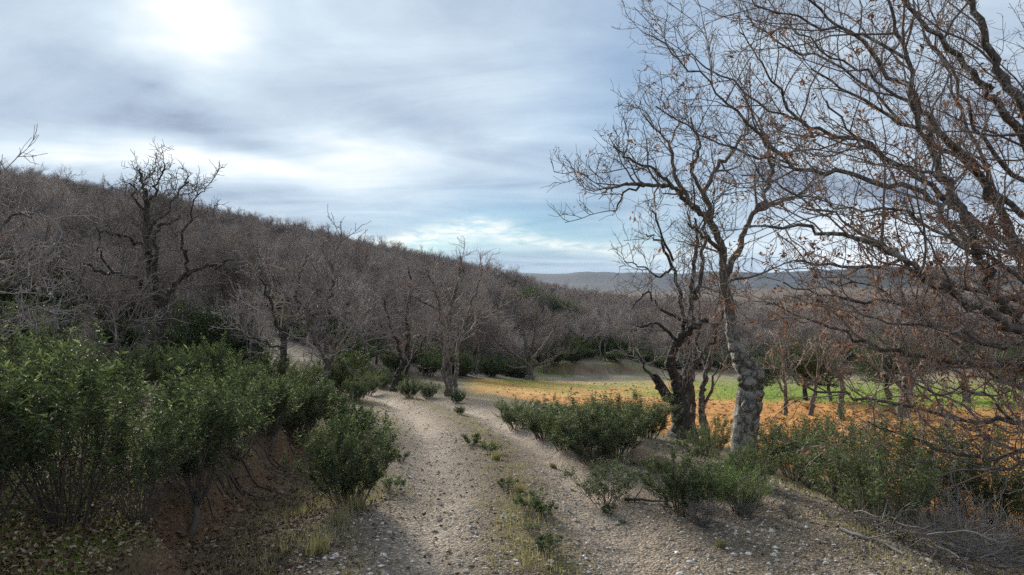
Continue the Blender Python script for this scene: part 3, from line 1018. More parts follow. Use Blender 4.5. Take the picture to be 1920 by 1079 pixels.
# big oak whose trunk stands just outside on the right
BIG = [
    dict(per_m=6.2, t0=.12, len=(.45, 1.25), ang=(20, 62), wander=.22, up=.05, segs=6, sides=4, rmin=.0055, rl=.012, fall=.4),
    dict(per_m=8.5, t0=.10, len=(.16, .48), ang=(25, 65), wander=.30, up=.05, segs=4, sides=3, rmin=.0034, rl=.010, fall=.35),
    dict(per_m=17, t0=.1, len=(.04, .15), ang=(30, 70), wander=.32, up=.05, segs=2, sides=3, rmin=.0025, fall=.3),
]
hero('spreading_oak', 'big oak reaching in from the right edge with bare branches and brown dead leaves', [
    [(2130, 1010, 6.6, 95), (2110, 880, 6.6, 85), (2085, 760, 6.6, 80), (2070, 660, 6.6, 74), (2060, 560, 6.6, 62), (2050, 450, 6.6, 50), (2035, 330, 6.6, 40), (2020, 200, 6.7, 30), (1990, 60, 6.8, 22), (1960, -90, 6.9, 14)],
    [(2075, 720, 6.6, 34), (1990, 660, 6.4, 30), (1910, 610, 6.3, 26), (1862, 560, 6.3, 24), (1836, 490, 6.3, 22), (1808, 415, 6.3, 20), (1780, 340, 6.3, 18), (1750, 275, 6.3, 16), (1722, 215, 6.3, 14), (1697, 110, 6.3, 11), (1672, 20, 6.3, 8), (1650, -60, 6.3, 5)],
    [(2065, 620, 6.6, 32), (1990, 545, 6.8, 27), (1925, 475, 6.9, 24), (1880, 405, 7, 21), (1835, 325, 7, 18), (1758, 245, 7, 15), (1690, 160, 7, 12), (1610, 80, 7, 9), (1540, 20, 7, 6), (1480, -30, 7, 4)],
    [(2040, 380, 6.6, 26), (1960, 300, 6.5, 23), (1920, 258, 6.5, 21), (1880, 205, 6.5, 19), (1835, 150, 6.5, 16), (1780, 95, 6.5, 13), (1705, 5, 6.5, 8), (1660, -50, 6.5, 5)],
    [(2030, 330, 6.6, 26), (1960, 265, 6.2, 25), (1915, 205, 6.1, 23), (1876, 125, 6.1, 20), (1838, 38, 6.1, 16), (1800, -40, 6.1, 12)],
    [(2080, 760, 6.6, 30), (1990, 680, 6, 26), (1920, 630, 5.8, 22), (1862, 592, 5.7, 20), (1785, 547, 5.7, 17), (1740, 525, 5.7, 15), (1680, 480, 5.7, 13), (1580, 445, 5.7, 10), (1490, 430, 5.7, 8), (1405, 425, 5.7, 5)],
    [(2060, 580, 6.6, 24), (1940, 500, 7.2, 20), (1830, 420, 7.4, 16), (1745, 352, 7.5, 13), (1630, 272, 7.5, 11), (1512, 230, 7.5, 8), (1462, 170, 7.5, 6), (1420, 110, 7.5, 4), (1385, 60, 7.5, 3)],
    [(1836, 490, 6.3, 16), (1780, 420, 6.7, 14), (1728, 362, 7, 13), (1600, 332, 7.2, 11), (1495, 310, 7.3, 9), (1395, 235, 7.4, 7), (1345, 170, 7.4, 5), (1275, 112, 7.4, 4), (1205, 62, 7.4, 2.5)],
    [(2085, 780, 6.6, 24), (1990, 715, 6.3, 17), (1920, 690, 6.2, 15), (1805, 684, 6.1, 13), (1730, 672, 6.1, 11), (1630, 640, 6.1, 8), (1530, 605, 6.1, 6), (1450, 568, 6.1, 4)],
    [(2095, 820, 6.6, 20), (1990, 800, 6.2, 14), (1920, 790, 6.1, 12), (1830, 784, 6, 10), (1680, 768, 6, 8), (1580, 737, 6, 6), (1495, 720, 6, 4.5), (1478, 668, 6, 3)],
    [(2100, 850, 6.6, 18), (1990, 850, 6.2, 12), (1920, 850, 6, 10), (1805, 855, 5.9, 8), (1720, 830, 5.9, 6), (1625, 790, 5.9, 3.5)],
    [(2100, 870, 6.6, 14), (1990, 868, 6.0, 9), (1915, 868, 5.8, 7), (1800, 880, 5.7, 5), (1730, 872, 5.7, 4), (1665, 872, 5.7, 2.5)],
    [(2070, 680, 6.6, 24), (1990, 605, 7.4, 19), (1900, 560, 7.7, 16), (1800, 540, 7.9, 12), (1690, 500, 8, 10), (1580, 505, 8, 7), (1490, 490, 8, 5)],
    [(2055, 500, 6.6, 24), (1960, 430, 7.6, 18), (1870, 370, 8, 15), (1790, 300, 8.1, 12), (1690, 230, 8.2, 9), (1600, 180, 8.2, 7), (1520, 130, 8.2, 4)],
    [(1722, 215, 6.3, 9), (1640, 150, 6.5, 7), (1560, 110, 6.7, 5), (1480, 50, 6.8, 3.5)],
    [(1780, 340, 6.3, 9), (1700, 310, 6, 7), (1610, 260, 5.9, 6), (1550, 190, 5.9, 4)],
    [(1930, 640, 5.85, 12), (1850, 640, 5.6, 9), (1760, 610, 5.5, 7), (1670, 600, 5.5, 5), (1580, 570, 5.5, 3.5)],
    [(1870, 370, 8, 9), (1800, 200, 8.1, 7), (1760, 90, 8.1, 5), (1740, 0, 8.1, 3)],
    [(1900, 790, 6.1, 8), (1840, 740, 5.9, 6), (1760, 730, 5.8, 5), (1690, 715, 5.8, 3)],
    [(1697, 110, 6.3, 8), (1600, 60, 6.6, 7), (1500, 40, 6.8, 5), (1420, 10, 6.9, 4), (1350, -20, 7, 3)],
    [(1512, 230, 7.5, 6), (1420, 190, 7.6, 5), (1330, 130, 7.7, 4), (1260, 90, 7.7, 3)],
    [(1495, 310, 7.3, 6), (1400, 290, 7.5, 5), (1310, 250, 7.6, 4), (1230, 200, 7.6, 3)],
    [(1680, 480, 5.7, 7), (1560, 400, 5.9, 6), (1470, 350, 6, 5), (1390, 330, 6.1, 3)],
    [(1690, 230, 8.2, 7), (1580, 130, 8.4, 6), (1480, 90, 8.4, 5), (1400, 30, 8.4, 3)],
    [(2075, 700, 6.6, 20), (1980, 640, 6.9, 15), (1880, 650, 7, 12), (1780, 620, 7.1, 9), (1680, 570, 7.1, 7), (1560, 560, 7.1, 5), (1470, 530, 7.1, 3)],
    [(2090, 800, 6.6, 16), (1980, 770, 6.7, 11), (1890, 720, 6.7, 9), (1800, 650, 6.7, 7), (1720, 590, 6.7, 5), (1640, 545, 6.7, 4), (1560, 530, 6.7, 3)],
    [(2060, 600, 6.6, 18), (1960, 560, 6.2, 14), (1890, 500, 6.1, 12), (1800, 460, 6.1, 9), (1700, 400, 6.1, 7), (1590, 390, 6.1, 5), (1500, 370, 6.1, 3)],
    [(2045, 440, 6.6, 18), (1970, 380, 7.2, 14), (1900, 330, 7.4, 12), (1830, 240, 7.5, 9), (1790, 150, 7.5, 7), (1740, 60, 7.5, 5), (1700, -20, 7.5, 3)],
], 14, M_BARK, M_TWIGRED, cfg=BIG, nsub=4, jit=.022, wk=.78,
     leaves=(7200, .052, lambda p: np.exp(-((p[:, 2] - 1.6) / 1.5) ** 2) + .18, M_BROWN))

# slim trunks by the bend of the track
SLIM = [dict(per_m=3.6, t0=.25, len=(.6, 1.4), ang=(30, 60), wander=.18, up=.10, segs=6, sides=4, rmin=.010, rl=.018, fall=.5),
        dict(per_m=7.5, t0=.12, len=(.28, .7), ang=(30, 60), wander=.22, up=.06, segs=4, sides=3, rmin=.008, fall=.4),
        dict(per_m=12, t0=.1, len=(.12, .34), ang=(28, 60), wander=.24, up=.05, segs=2, sides=3, rmin=.006, fall=.35)]
hero('slim_oak_clump', 'clump of three slim dark trunks under one bare crown at the bend of the track', [
    [(846, 752, 23, 14), (843, 700, 23, 12), (840, 640, 23, 11), (845, 580, 23, 10), (858, 540, 23, 8), (862, 510, 23, 6), (864, 480, 23, 4)],
    [(838, 752, 22.8, 11), (834, 700, 22.7, 10), (832, 640, 22.6, 9), (826, 590, 22.5, 7), (812, 540, 22.4, 5), (800, 500, 22.3, 3)],
    [(852, 752, 23.2, 12), (856, 700, 23.4, 10), (862, 640, 23.6, 9), (880, 580, 23.8, 7), (895, 540, 24, 5), (905, 505, 24, 3)],
    [(845, 600, 23, 6), (800, 570, 22.6, 5), (770, 555, 22.3, 3)],
    [(862, 640, 23.5, 6), (905, 600, 23.9, 5), (940, 575, 24.2, 3)],
    [(842, 650, 23, 5), (800, 620, 23.4, 4), (765, 610, 23.6, 3)],
], 15, M_BARK, M_TWIG, cfg=SLIM, nsub=4, jit=.04, wk=.8)
hero('leaning_oak', 'bare oak with a dark leaning trunk left of the three slim trunks', [
    [(738, 728, 24, 13), (745, 705, 24, 12), (758, 680, 24, 11), (766, 640, 24, 9), (762, 590, 24, 7), (770, 540, 24, 5), (765, 500, 24, 3)],
    [(758, 678, 24, 8), (740, 640, 23.7, 6), (728, 600, 23.5, 5), (722, 560, 23.4, 3)],
    [(768, 725, 24.3, 9), (764, 690, 24.1, 8), (790, 650, 24.3, 5), (800, 620, 24.5, 3)],
], 16, M_DARKBARK, M_TWIG, cfg=SLIM, nsub=4, jit=.04, wk=.8)
hero('pale_trunk_oak', 'thin bare oak with pale patchy trunk rising behind the lone shrub left of the track', [
    [(606, 800, 13, 17), (610, 750, 13, 15), (614, 700, 13, 14), (612, 660, 13, 12), (608, 620, 13, 10), (614, 570, 13, 8), (624, 525, 13, 6), (618, 490, 13, 4)],
    [(612, 680, 13, 9), (590, 640, 12.7, 7), (578, 600, 12.5, 6), (560, 565, 12.4, 4)],
    [(610, 640, 13, 8), (640, 605, 13.3, 6), (660, 580, 13.5, 5), (690, 565, 13.6, 3)],
    [(613, 700, 13, 7), (645, 660, 12.8, 5), (690, 632, 12.6, 3)],
], 17, M_BARK, M_TWIGMID, cfg=SLIM, nsub=4, jit=.04, wk=.8)
hero('dark_slope_oak', 'bare oak with a dark forked trunk behind the middle of the left shrubs', [
    [(525, 730, 16, 16), (528, 690, 16, 15), (532, 650, 16, 14), (538, 615, 16, 12), (552, 570, 16, 9), (560, 525, 16, 7), (575, 480, 16, 4)],
    [(534, 640, 16, 9), (515, 600, 15.8, 7), (505, 560, 15.6, 6), (490, 520, 15.5, 4), (485, 480, 15.4, 3)],
    [(538, 615, 16, 8), (565, 600, 16.3, 6), (600, 580, 16.5, 5), (625, 545, 16.6, 3)],
    [(530, 660, 16, 7), (500, 640, 16.3, 5), (470, 630, 16.5, 4), (440, 605, 16.6, 3)],
], 18, M_DARKBARK, M_TWIG, cfg=SLIM, nsub=4, jit=.04, wk=.8)
hero('edge_oak', 'bare oak at the left edge of the view with pale drooping branches', [
    [(-95, 760, 11, 34), (-90, 680, 11, 32), (-85, 600, 11, 28), (-74, 520, 11, 22), (-66, 450, 11, 15), (-60, 390, 11, 9), (-55, 350, 11, 6)],
    [(-85, 600, 11, 14), (-40, 560, 10.9, 11), (10, 535, 10.8, 9), (60, 540, 10.7, 6), (100, 560, 10.6, 4)],
    [(-75, 520, 11, 13), (-40, 460, 11.1, 10), (0, 420, 11.2, 8), (40, 400, 11.3, 5), (80, 405, 11.4, 3)],
    [(-66, 440, 11, 8), (-45, 390, 11, 6), (-20, 345, 11, 4), (0, 320, 11, 2.5)],
    [(-88, 640, 11, 12), (-40, 620, 11.3, 9), (20, 600, 11.5, 7), (70, 575, 11.6, 5), (110, 590, 11.7, 3)],
    [(-80, 560, 11, 10), (-30, 500, 11.5, 8), (30, 480, 11.8, 6), (80, 455, 12, 4)],
], 19, M_BARK, M_TWIG, cfg=[dict(SLIM[0], len=(.4, .9), up=.02), SLIM[1], SLIM[2]], nsub=4, jit=.04, wk=.8)
hero('bent_oak', 'small bent oak with pale bark leaning right above the leftmost shrubs', [
    [(110, 690, 14, 15), (114, 655, 14, 13), (112, 630, 14, 12), (130, 600, 14, 10), (160, 580, 14, 8), (200, 560, 14, 6), (235, 545, 14, 4)],
    [(185, 700, 14.5, 13), (205, 665, 14.4, 12), (224, 640, 14.3, 11), (232, 620, 14.3, 7), (255, 590, 14.2, 4)],
    [(115, 640, 14, 8), (100, 590, 14.2, 6), (90, 545, 14.3, 4), (95, 500, 14.4, 3)],
    [(130, 600, 14, 7), (140, 550, 13.8, 5), (160, 500, 13.7, 3)],
], 20, M_BARK, M_TWIG, cfg=SLIM, nsub=4, jit=.04, wk=.8)
hero('squat_oak', 'squat round bare oak standing alone at the far left corner of the field', [
    [(994, 706, 45, 13), (993, 690, 45, 12), (990, 670, 45, 10), (985, 640, 45, 6), (978, 610, 45, 4), (975, 585, 45, 2.5)],
    [(992, 685, 45, 7), (965, 665, 44, 5), (935, 645, 43.5, 4), (915, 620, 43, 2.5)],
    [(992, 680, 45, 7), (1015, 655, 45.5, 5), (1035, 625, 46, 4), (1045, 600, 46, 2.5)],
    [(991, 680, 45, 6), (1000, 640, 44, 5), (1005, 600, 43.5, 3), (1008, 580, 43, 2)],
    [(992, 690, 45, 6), (960, 690, 46, 4), (935, 675, 46.5, 3)],
    [(993, 688, 45, 5), (1025, 680, 44, 4), (1055, 660, 43.5, 2.5)],
], 21, M_BARK, M_TWIGRED, cfg=[dict(SLIM[0], rmin=.016), dict(SLIM[1], rmin=.012, per_m=5), dict(SLIM[2], rmin=.009)])
# trees standing about the field on the right
for nm, lab, spec, sd, mb in (
    ('young_oak', 'thin dark bare trunk directly right of the forked oak', [[(1300, 806, 15.5, 11), (1300, 760, 15.5, 10), (1297, 710, 15.5, 9), (1305, 650, 15.5, 7), (1312, 590, 15.5, 5), (1310, 540, 15.5, 3)], [(1298, 700, 15.5, 6), (1330, 650, 15.8, 4), (1345, 610, 16, 3)]], 31, M_DARKBARK),
    ('young_oak', 'knobbly bare trunk between the forked oak and the lichen oak', [[(1320, 806, 15, 18), (1318, 785, 15, 16), (1316, 750, 15, 13), (1322, 710, 15, 11), (1335, 660, 15, 8), (1340, 600, 15, 6), (1350, 550, 15, 3)], [(1318, 770, 15, 8), (1332, 730, 14.8, 6), (1345, 690, 14.7, 3)]], 32, M_BARK),
    ('young_oak', 'slim bare oak on the field edge just right of the lichen trunk', [[(1473, 786, 19, 9), (1474, 755, 19, 8), (1472, 720, 19, 7), (1468, 680, 19, 5), (1475, 640, 19, 3)], [(1473, 740, 19, 5), (1450, 705, 18.8, 4), (1435, 680, 18.7, 2.5)], [(1472, 715, 19, 4), (1495, 690, 19.2, 3), (1510, 660, 19.3, 2)]], 33, M_WOODBARK),
    ('young_oak', 'slim bare oak leaning right over the field, left of the upright grey trunk', [[(1519, 786, 19.5, 11), (1524, 755, 19.5, 10), (1530, 725, 19.5, 8), (1535, 690, 19.5, 6), (1532, 640, 19.5, 3)], [(1530, 725, 19.5, 5), (1510, 690, 19.3, 4), (1500, 650, 19.2, 2.5)]], 34, M_WOODBARK),
    ('young_oak', 'thin bare oak leaning left behind the upright grey trunk in the field', [[(1563, 780, 23, 9), (1558, 755, 23, 8), (1553, 725, 23, 7), (1548, 690, 23, 5), (1545, 650, 23, 3)], [(1553, 725, 23, 4), (1565, 690, 23.2, 3), (1570, 660, 23.3, 2)]], 35, M_WOODBARK),
    ('young_oak', 'upright bare oak with a grey trunk in the field left of the stout oak', [[(1577, 792, 18.5, 14), (1578, 760, 18.5, 12), (1579, 730, 18.5, 11), (1577, 690, 18.5, 8), (1585, 640, 18.5, 5), (1590, 600, 18.5, 3)], [(1578, 720, 18.5, 7), (1550, 685, 18.3, 5), (1540, 650, 18.2, 3)], [(1578, 710, 18.5, 6), (1605, 680, 18.8, 4), (1620, 650, 19, 3)]], 36, M_WOODBARK),
    ('stout_oak', 'stout pale oak in the middle of the field with brush heaped at its foot', [[(1692, 786, 19, 32), (1695, 765, 19, 27), (1698, 740, 19, 25), (1702, 715, 19, 22), (1690, 680, 19, 15), (1680, 640, 19, 10), (1685, 600, 19, 6)], [(1700, 722, 19, 17), (1728, 690, 19.3, 13), (1745, 660, 19.5, 9), (1770, 620, 19.7, 5)], [(1698, 735, 19, 9), (1660, 700, 18.7, 7), (1625, 680, 18.5, 4)]], 37, M_BARK),
    ('far_oak', 'bare oak standing in the green part of the field near the right edge', [[(1810, 765, 24, 16), (1812, 740, 24, 15), (1808, 715, 24, 12), (1800, 680, 24, 8), (1795, 640, 24, 4)], [(1808, 715, 24, 8), (1840, 690, 24.3, 6), (1865, 665, 24.5, 3)], [(1806, 705, 24, 6), (1775, 680, 23.7, 4), (1755, 660, 23.5, 3)]], 38, M_WOODBARK),
):
    hero(nm, lab, spec, sd, mb, M_TWIGRED if sd != 37 else M_TWIG, cfg=[dict(SLIM[0], t0=.5, up=.16, per_m=3.2, len=(.5, 1.1)), SLIM[1], SLIM[2]], nsub=4, jit=.03, wk=.9, group='oaks standing about the field')

# ================================================================== evergreens of the field and the ridge
def put_ever(k, label, group, loc, rz, sc, name='holm_oak'):
    return tree_object(name, label, group, loc, rz, sc, EVER[k][0], EVER[k][1])


for px, py, sc, lab in ((1512, 752, .62, 'dark evergreen oak behind the slim leaning trunks in the field'),
                        (1668, 752, .72, 'dark evergreen oak just left of the stout oak in the field'),
                        (1905, 748, .7, 'dark evergreen oak at the right edge of the green field'),
                        (1425, 742, .6, 'dark evergreen oak in the field behind the lichen trunk')):
    p = foot(px, py)
    put_ever(0, lab, 'evergreen oaks in the field', (p[0], p[1], p[2]), px * .37, sc)

rr = random.Random(77)
for (px, D, sc, lab) in ((985, 95, 1.45, 'leftmost dark evergreen of the clump on the falling ridge line'),
                         (1012, 97, 1.5, 'dark evergreen second from the left in the clump on the ridge line'),
                         (1040, 94, 1.35, 'dark evergreen second from the right in the clump on the ridge line'),
                         (1066, 92, 1.2, 'rightmost dark evergreen of the clump on the falling ridge line')):
    x = (px - 960) * D / F
    put_ever(0, lab, 'evergreens on the ridge line', (x, D, gz(x, D)), rr.random() * 6, sc)
for (px, py, D, sc, lab) in ((1130, 0, 66, .6, 'dark evergreen bush above the red cut'),
                             (372, 0, 25, .72, 'dark evergreen just right of the crooked oak trunk'),
                             (455, 0, 27, .6, 'dark evergreen behind the left shrubs near the dark slope oak'),
                             (60, 0, 19, .5, 'dark evergreen behind the leftmost shrubs')):
    x = (px - 960) * D / F
    put_ever(1, lab, None, (x, D, gz(x, D)), px, sc * 1.6)

# ================================================================== the wood on the hill
rs = np.random.RandomState(5)
xs, ys = [], []
for (x0, x1, y0, y1, s) in ((-60, 60, 8, 75, 2.1), (-150, 150, 75, 260, 2.15)):
    gx, gy = np.meshgrid(np.arange(x0, x1, s), np.arange(y0, y1, s))
    gx = gx + rs.uniform(-.5, .5, gx.shape) * s; gy = gy + rs.uniform(-.5, .5, gx.shape) * s
    xs.append(gx.ravel()); ys.append(gy.ravel())
wx = np.concatenate(xs); wy = np.concatenate(ys)
k = in_wood(wx, wy) & (np.abs(wx) < wy * .80 + 9) & (fbm(wx * .15, wy * .15, 51, 3) > np.where(wy < 60, .37, .28))
k &= ~((wx > 60) & (fbm(wx * .03, wy * .03, 52, 2) > .52))
k &= ~((np.abs(track_t(wx, wy)) < 2.2) & (wy < 40))
wx, wy = wx[k], wy[k]
# leave room round the trees already standing
for (px, D) in ((283, 19), (525, 16), (750, 24), (110, 14), (190, 14.5)):
    d = np.hypot(wx - (px - 960) * D / F, wy - D)
    kk = d > 1.6
    wx, wy = wx[kk], wy[kk]
wz = terrain(wx, wy)
wd = np.hypot(wx, wy); wb = ((np.arctan2(wx, wy) + 1.2) / .02).astype(int); wb = np.clip(wb, 0, 140)
seen_top = np.full(141, -9.0); vis = np.ones(len(wx), bool)
for q in np.argsort(wd):
    el_top = (wz[q] + 4.8 - CAMZ) / wd[q]
    b_ = wb[q]
    vis[q] = el_top > seen_top[b_] - .004
    seen_top[b_] = max(seen_top[b_], (wz[q] + 1.3 - CAMZ) / wd[q])
wx, wy, wz = wx[vis], wy[vis], wz[vis]
order = np.argsort(np.hypot(wx, wy) + 500 * (np.abs(wx) > wy * .71))
wx, wy, wz = wx[order], wy[order], wz[order]
NEAR = 100
R = random.Random(9)
ZONES = [(110, 'bare grey oak in the wood behind the bent oak at far left', 'bare oaks at far left'),
         (283, 'bare grey oak in the wood between the bent oak and the crooked oak', 'bare oaks left of the crooked oak'),
         (420, 'bare grey oak in the wood just right of the crooked oak', 'bare oaks right of the crooked oak'),
         (570, 'bare grey oak in the wood beside the dark forked slope oak', 'bare oaks round the dark slope oak'),
         (700, 'bare grey oak in the wood behind the thin pale-trunked oak', 'bare oaks behind the pale-trunked oak'),
         (880, 'bare grey oak in the wood behind the three slim trunks', 'bare oaks behind the slim trunks'),
         (1040, 'bare grey oak in the wood edge behind the squat field oak', 'bare oaks behind the squat oak'),
         (1210, 'bare grey oak in the wood edge above the red cut', 'bare oaks above the red cut'),
         (9999, 'bare grey oak in the wood edge beyond the green field', 'bare oaks beyond the green field')]
for i in range(NEAR):
    x, y, z = wx[i], wy[i], wz[i]
    px = 960 + x / y * F
    for lim, lab, grp in ZONES:
        if px < lim:
            break
    put_proto(R.randrange(5), 'bare_oak', lab, grp, (x, y, z), R.random() * 6.283, R.uniform(2.5, 4.3) if y < 45 else R.uniform(3.0, 4.8) * (1 if x < 2 else .85))


def scatter(name, label, pts, rots, scales, idx, parts):
    """one object: each point carries one of several shapes (geometry nodes)"""
    me = bpy.data.meshes.new(name)
    me.vertices.add(len(pts))
    me.vertices.foreach_set('co', np.asarray(pts, np.float32).ravel())
    for k_, arr, ty in (('rz', rots, 'FLOAT'), ('sc', scales, 'FLOAT'), ('ix', idx, 'INT')):
        me.attributes.new(k_, ty, 'POINT').data.foreach_set('value', np.asarray(arr, np.int32 if ty == 'INT' else np.float32))
    o = link(name, me)
    tag(o, label, None, None, 'stuff')
    t = bpy.data.node_groups.new(name + '_scatter', 'GeometryNodeTree')
    t.interface.new_socket('Geometry', in_out='INPUT', socket_type='NodeSocketGeometry')
    t.interface.new_socket('Geometry', in_out='OUTPUT', socket_type='NodeSocketGeometry')
    gi = t.nodes.new('NodeGroupInput'); go = t.nodes.new('NodeGroupOutput')
    jn = t.nodes.new('GeometryNodeJoinGeometry')
    for obs in parts:
        j1 = t.nodes.new('GeometryNodeJoinGeometry')
        for ob in obs:
            oi = t.nodes.new('GeometryNodeObjectInfo')
            oi.transform_space = 'ORIGINAL'
            oi.inputs['Object'].default_value = ob
            oi.inputs['As Instance'].default_value = True
            t.links.new(oi.outputs['Geometry'], j1.inputs[0])
        g2 = t.nodes.new('GeometryNodeGeometryToInstance')
        t.links.new(j1.outputs[0], g2.inputs[0])
        t.links.new(g2.outputs[0], jn.inputs[0])
    ip = t.nodes.new('GeometryNodeInstanceOnPoints')
    ip.inputs['Pick Instance'].default_value = True
    t.links.new(gi.outputs[0], ip.inputs['Points'])
    t.links.new(jn.outputs[0], ip.inputs['Instance'])

    def named(nm_, ty):
        nd = t.nodes.new('GeometryNodeInputNamedAttribute')
        nd.data_type = ty
        nd.inputs['Name'].default_value = nm_
        return nd.outputs['Attribute']
    cx_ = t.nodes.new('ShaderNodeCombineXYZ')
    t.links.new(named('rz', 'FLOAT'), cx_.inputs[2])
    t.links.new(cx_.outputs[0], ip.inputs['Rotation'])
    cs = t.nodes.new('ShaderNodeCombineXYZ')
    sca = named('sc', 'FLOAT')
    for q in range(3):
        t.links.new(sca, cs.inputs[q])
    t.links.new(cs.outputs[0], ip.inputs['Scale'])
    t.links.new(named('ix', 'INT'), ip.inputs['Instance Index'])
    t.links.new(ip.outputs[0], go.inputs[0])
    o.modifiers.new('scatter', 'NODES').node_group = t
    return o


def find_parts(mesh_pairs):
    res = []
    for pair in mesh_pairs:
        res.append([next(o for o in S.objects if o.data is m) for m in pair])
    return res


mx, my, mz = wx[NEAR:], wy[NEAR:], wz[NEAR:]
n = len(mx)
ix = rs.randint(0, 5, n)
ev = (fbm(mx * .07, my * .07, 57, 2) > .55) & (rs.rand(n) < .4) | (rs.rand(n) < .04 + .07 * (my > 85))
ix[ev] = 5 + (rs.rand(ev.sum()) < .3)
scl = rs.uniform(.46, .84, n) + (rs.rand(n) < .10) * .22
scl[ev] *= 1.25
scl = scl * (1 - .22 * sstep(-4, 10, mx))
print('wood instances', n)
parts = find_parts([(a, b) for a, b, _ in PROTO])
sh_ever = find_parts([EVER[1]])
scatter('hillside_wood', 'grey-brown leafless wood covering the hill behind the track', np.c_[mx, my, mz], rs.rand(n) * 6.283, scl, np.where(ix > 5, 5, ix), parts + sh_ever)

# ================================================================== shrubs
def shrub(seed, H, stems, lean, leaf_len, leaf_w, m_leaf, m_stem, bare=.42, sub=3, shoots=3, per=13, trunk=None, tipk=.0):
    """upright many-stemmed evergreen shrub: bare woody stems below, leafy shoots above"""
    R = random.Random(seed); rs = np.random.RandomState(seed)
    br = []; lp = []; ld = []; ltip = []
    p0 = (0, 0, -.06)
    if trunk:
        tp = walk(R, p0, vnorm(trunk), H * .22, 4, .12, .1)
        br.append((tp, [H * .028 * (1.3 - .12 * i) for i in range(5)], 7))
        p0 = tp[-1]
    for s in range(stems):
        a = s * 2.39996 + R.uniform(-.3, .3)
        ln = lean * math.sqrt((s + .5) / stems) * R.uniform(.8, 1.2)
        d = vnorm((math.cos(a) * ln, math.sin(a) * ln, 1))
        L = (H - (p0[2] + .06)) * R.uniform(.42, .82)
        bs = (.03 if trunk else .17) * H * R.random()
        b0 = (p0[0] + math.cos(a) * bs, p0[1] + math.sin(a) * bs, p0[2])
        st = walk(R, b0, d, L, 7, .07, .035)
        r0 = .0045 * H + .0025
        br.append((st, [r0 * (1 - .09 * i) for i in range(8)], 4))
        for k in range(sub):
            i = R.randint(2, 7) if k else 7
            q = st[i]
            dd = vnorm((d[0] + R.gauss(0, .6), d[1] + R.gauss(0, .6), d[2] * .7 + R.gauss(.1, .25)))
            L2 = H * R.uniform(.14, .30)
            s2 = walk(R, q, dd, L2, 4, .10, .06)
            br.append((s2, [r0 * .5, r0 * .45, r0 * .4, r0 * .35, r0 * .28], 3))
            for w in range(shoots):
                i2 = R.randint(1, 4) if w else 4
                d3 = vnorm((dd[0] * .7 + R.gauss(0, .32), dd[1] * .7 + R.gauss(0, .32), dd[2] + R.gauss(.5, .3)))
                L3 = H * R.uniform(.07, .20)
                s3 = walk(R, s2[i2], d3, L3, 3, .10, .08)
                br.append((s3, [r0 * .26, r0 * .22, r0 * .18, r0 * .12], 3))
                for z in range(per):
                    f = (z // 2 + .4) / (per / 2) * 3
                    j = min(int(f), 2)
                    fr = f - j
                    A, B = s3[j], s3[j + 1]
                    pp = (A[0] + (B[0] - A[0]) * fr, A[1] + (B[1] - A[1]) * fr, A[2] + (B[2] - A[2]) * fr)
                    if pp[2] < H * bare * R.uniform(.75, 1.05):
                        continue
                    T = vnorm((B[0] - A[0], B[1] - A[1], B[2] - A[2]))
                    aa = (z % 2) * math.pi + (z // 2) * 1.57 + R.uniform(-.3, .3)
                    N = vnorm((math.cos(aa), math.sin(aa), R.gauss(0, .2)))
                    up = .9 if z > per - 4 else R.uniform(-.35, .55)
                    ltip.append(1 if z >= per - 4 and R.random() < tipk else 0)
                    lp.append(pp); ld.append((N[0] + T[0] * up, N[1] + T[1] * up, N[2] + T[2] * up - .12))
    V, Q = tubes(br)
    sm = mesh_from('shrub_stems', V, [Q], [m_stem])
    n_ = len(lp)
    if n_ == 0:
        return sm, None
    V, Fc = leaf_geo(np.array(lp), np.array(ld), rs.uniform(.65, 1.25, n_) * leaf_len, rs.uniform(.75, 1.2, n_) * leaf_w, rs)
    return sm, mesh_from('shrub_foliage', V, [Fc], [m_leaf, M_YOUNG], True, np.repeat(ltip, 2))


SH = {
    'tall': [(shrub(401, 1.5, 36, .85, .078, .023, M_CISTUS, M_STEM, .42, 4, 3, 14, tipk=.55), 1.5), (shrub(402, 1.5, 34, .95, .072, .022, M_CISTUS, M_STEM, .38, 4, 3, 14, tipk=.55), 1.5),
             (shrub(403, 1.4, 22, .75, .066, .020, M_CISTUS, M_STEM, .40, 4, 4, 13, trunk=(.5, .1, .6), tipk=.55), 1.4)],
    'dense': [(shrub(411, 1.0, 40, .95, .056, .016, M_CISTUS, M_STEM, .12, 4, 4, 13, tipk=.55), 1.0), (shrub(412, 1.0, 38, .85, .052, .016, M_CISTUS2, M_STEM, .10, 4, 4, 13, tipk=.55), 1.0)],
    'open': [(shrub(421, 1.0, 28, 1.1, .058, .016, M_CISTUS2, M_STEM, .18, 4, 3, 12, tipk=.55), 1.0), (shrub(422, 1.0, 26, 1.0, .060, .016, M_CISTUS, M_STEM, .20, 4, 3, 12, tipk=.55), 1.0),
             (shrub(423, 1.0, 24, 1.2, .058, .015, M_CISTUS2, M_STEM, .25, 4, 3, 9, tipk=.55), 1.0)],
    'seed': [(shrub(431, .32, 9, .9, .05, .015, M_CISTUS, M_STEM, .06, 3, 3, 10, tipk=.55), .32), (shrub(432, .32, 8, 1.0, .045, .015, M_CISTUS2, M_STEM, .06, 3, 3, 9, tipk=.55), .32)],
    'juniper': [(shrub(441, .8, 34, .9, .036, .0045, M_JUNIPER, M_STEM, .10, 4, 4, 20), .8)],
    'dead': [(shrub(451, .5, 46, .9, .03, .004, M_DEAD, M_DEAD, .35, 3, 4, 5), .5)],
}
used = {}


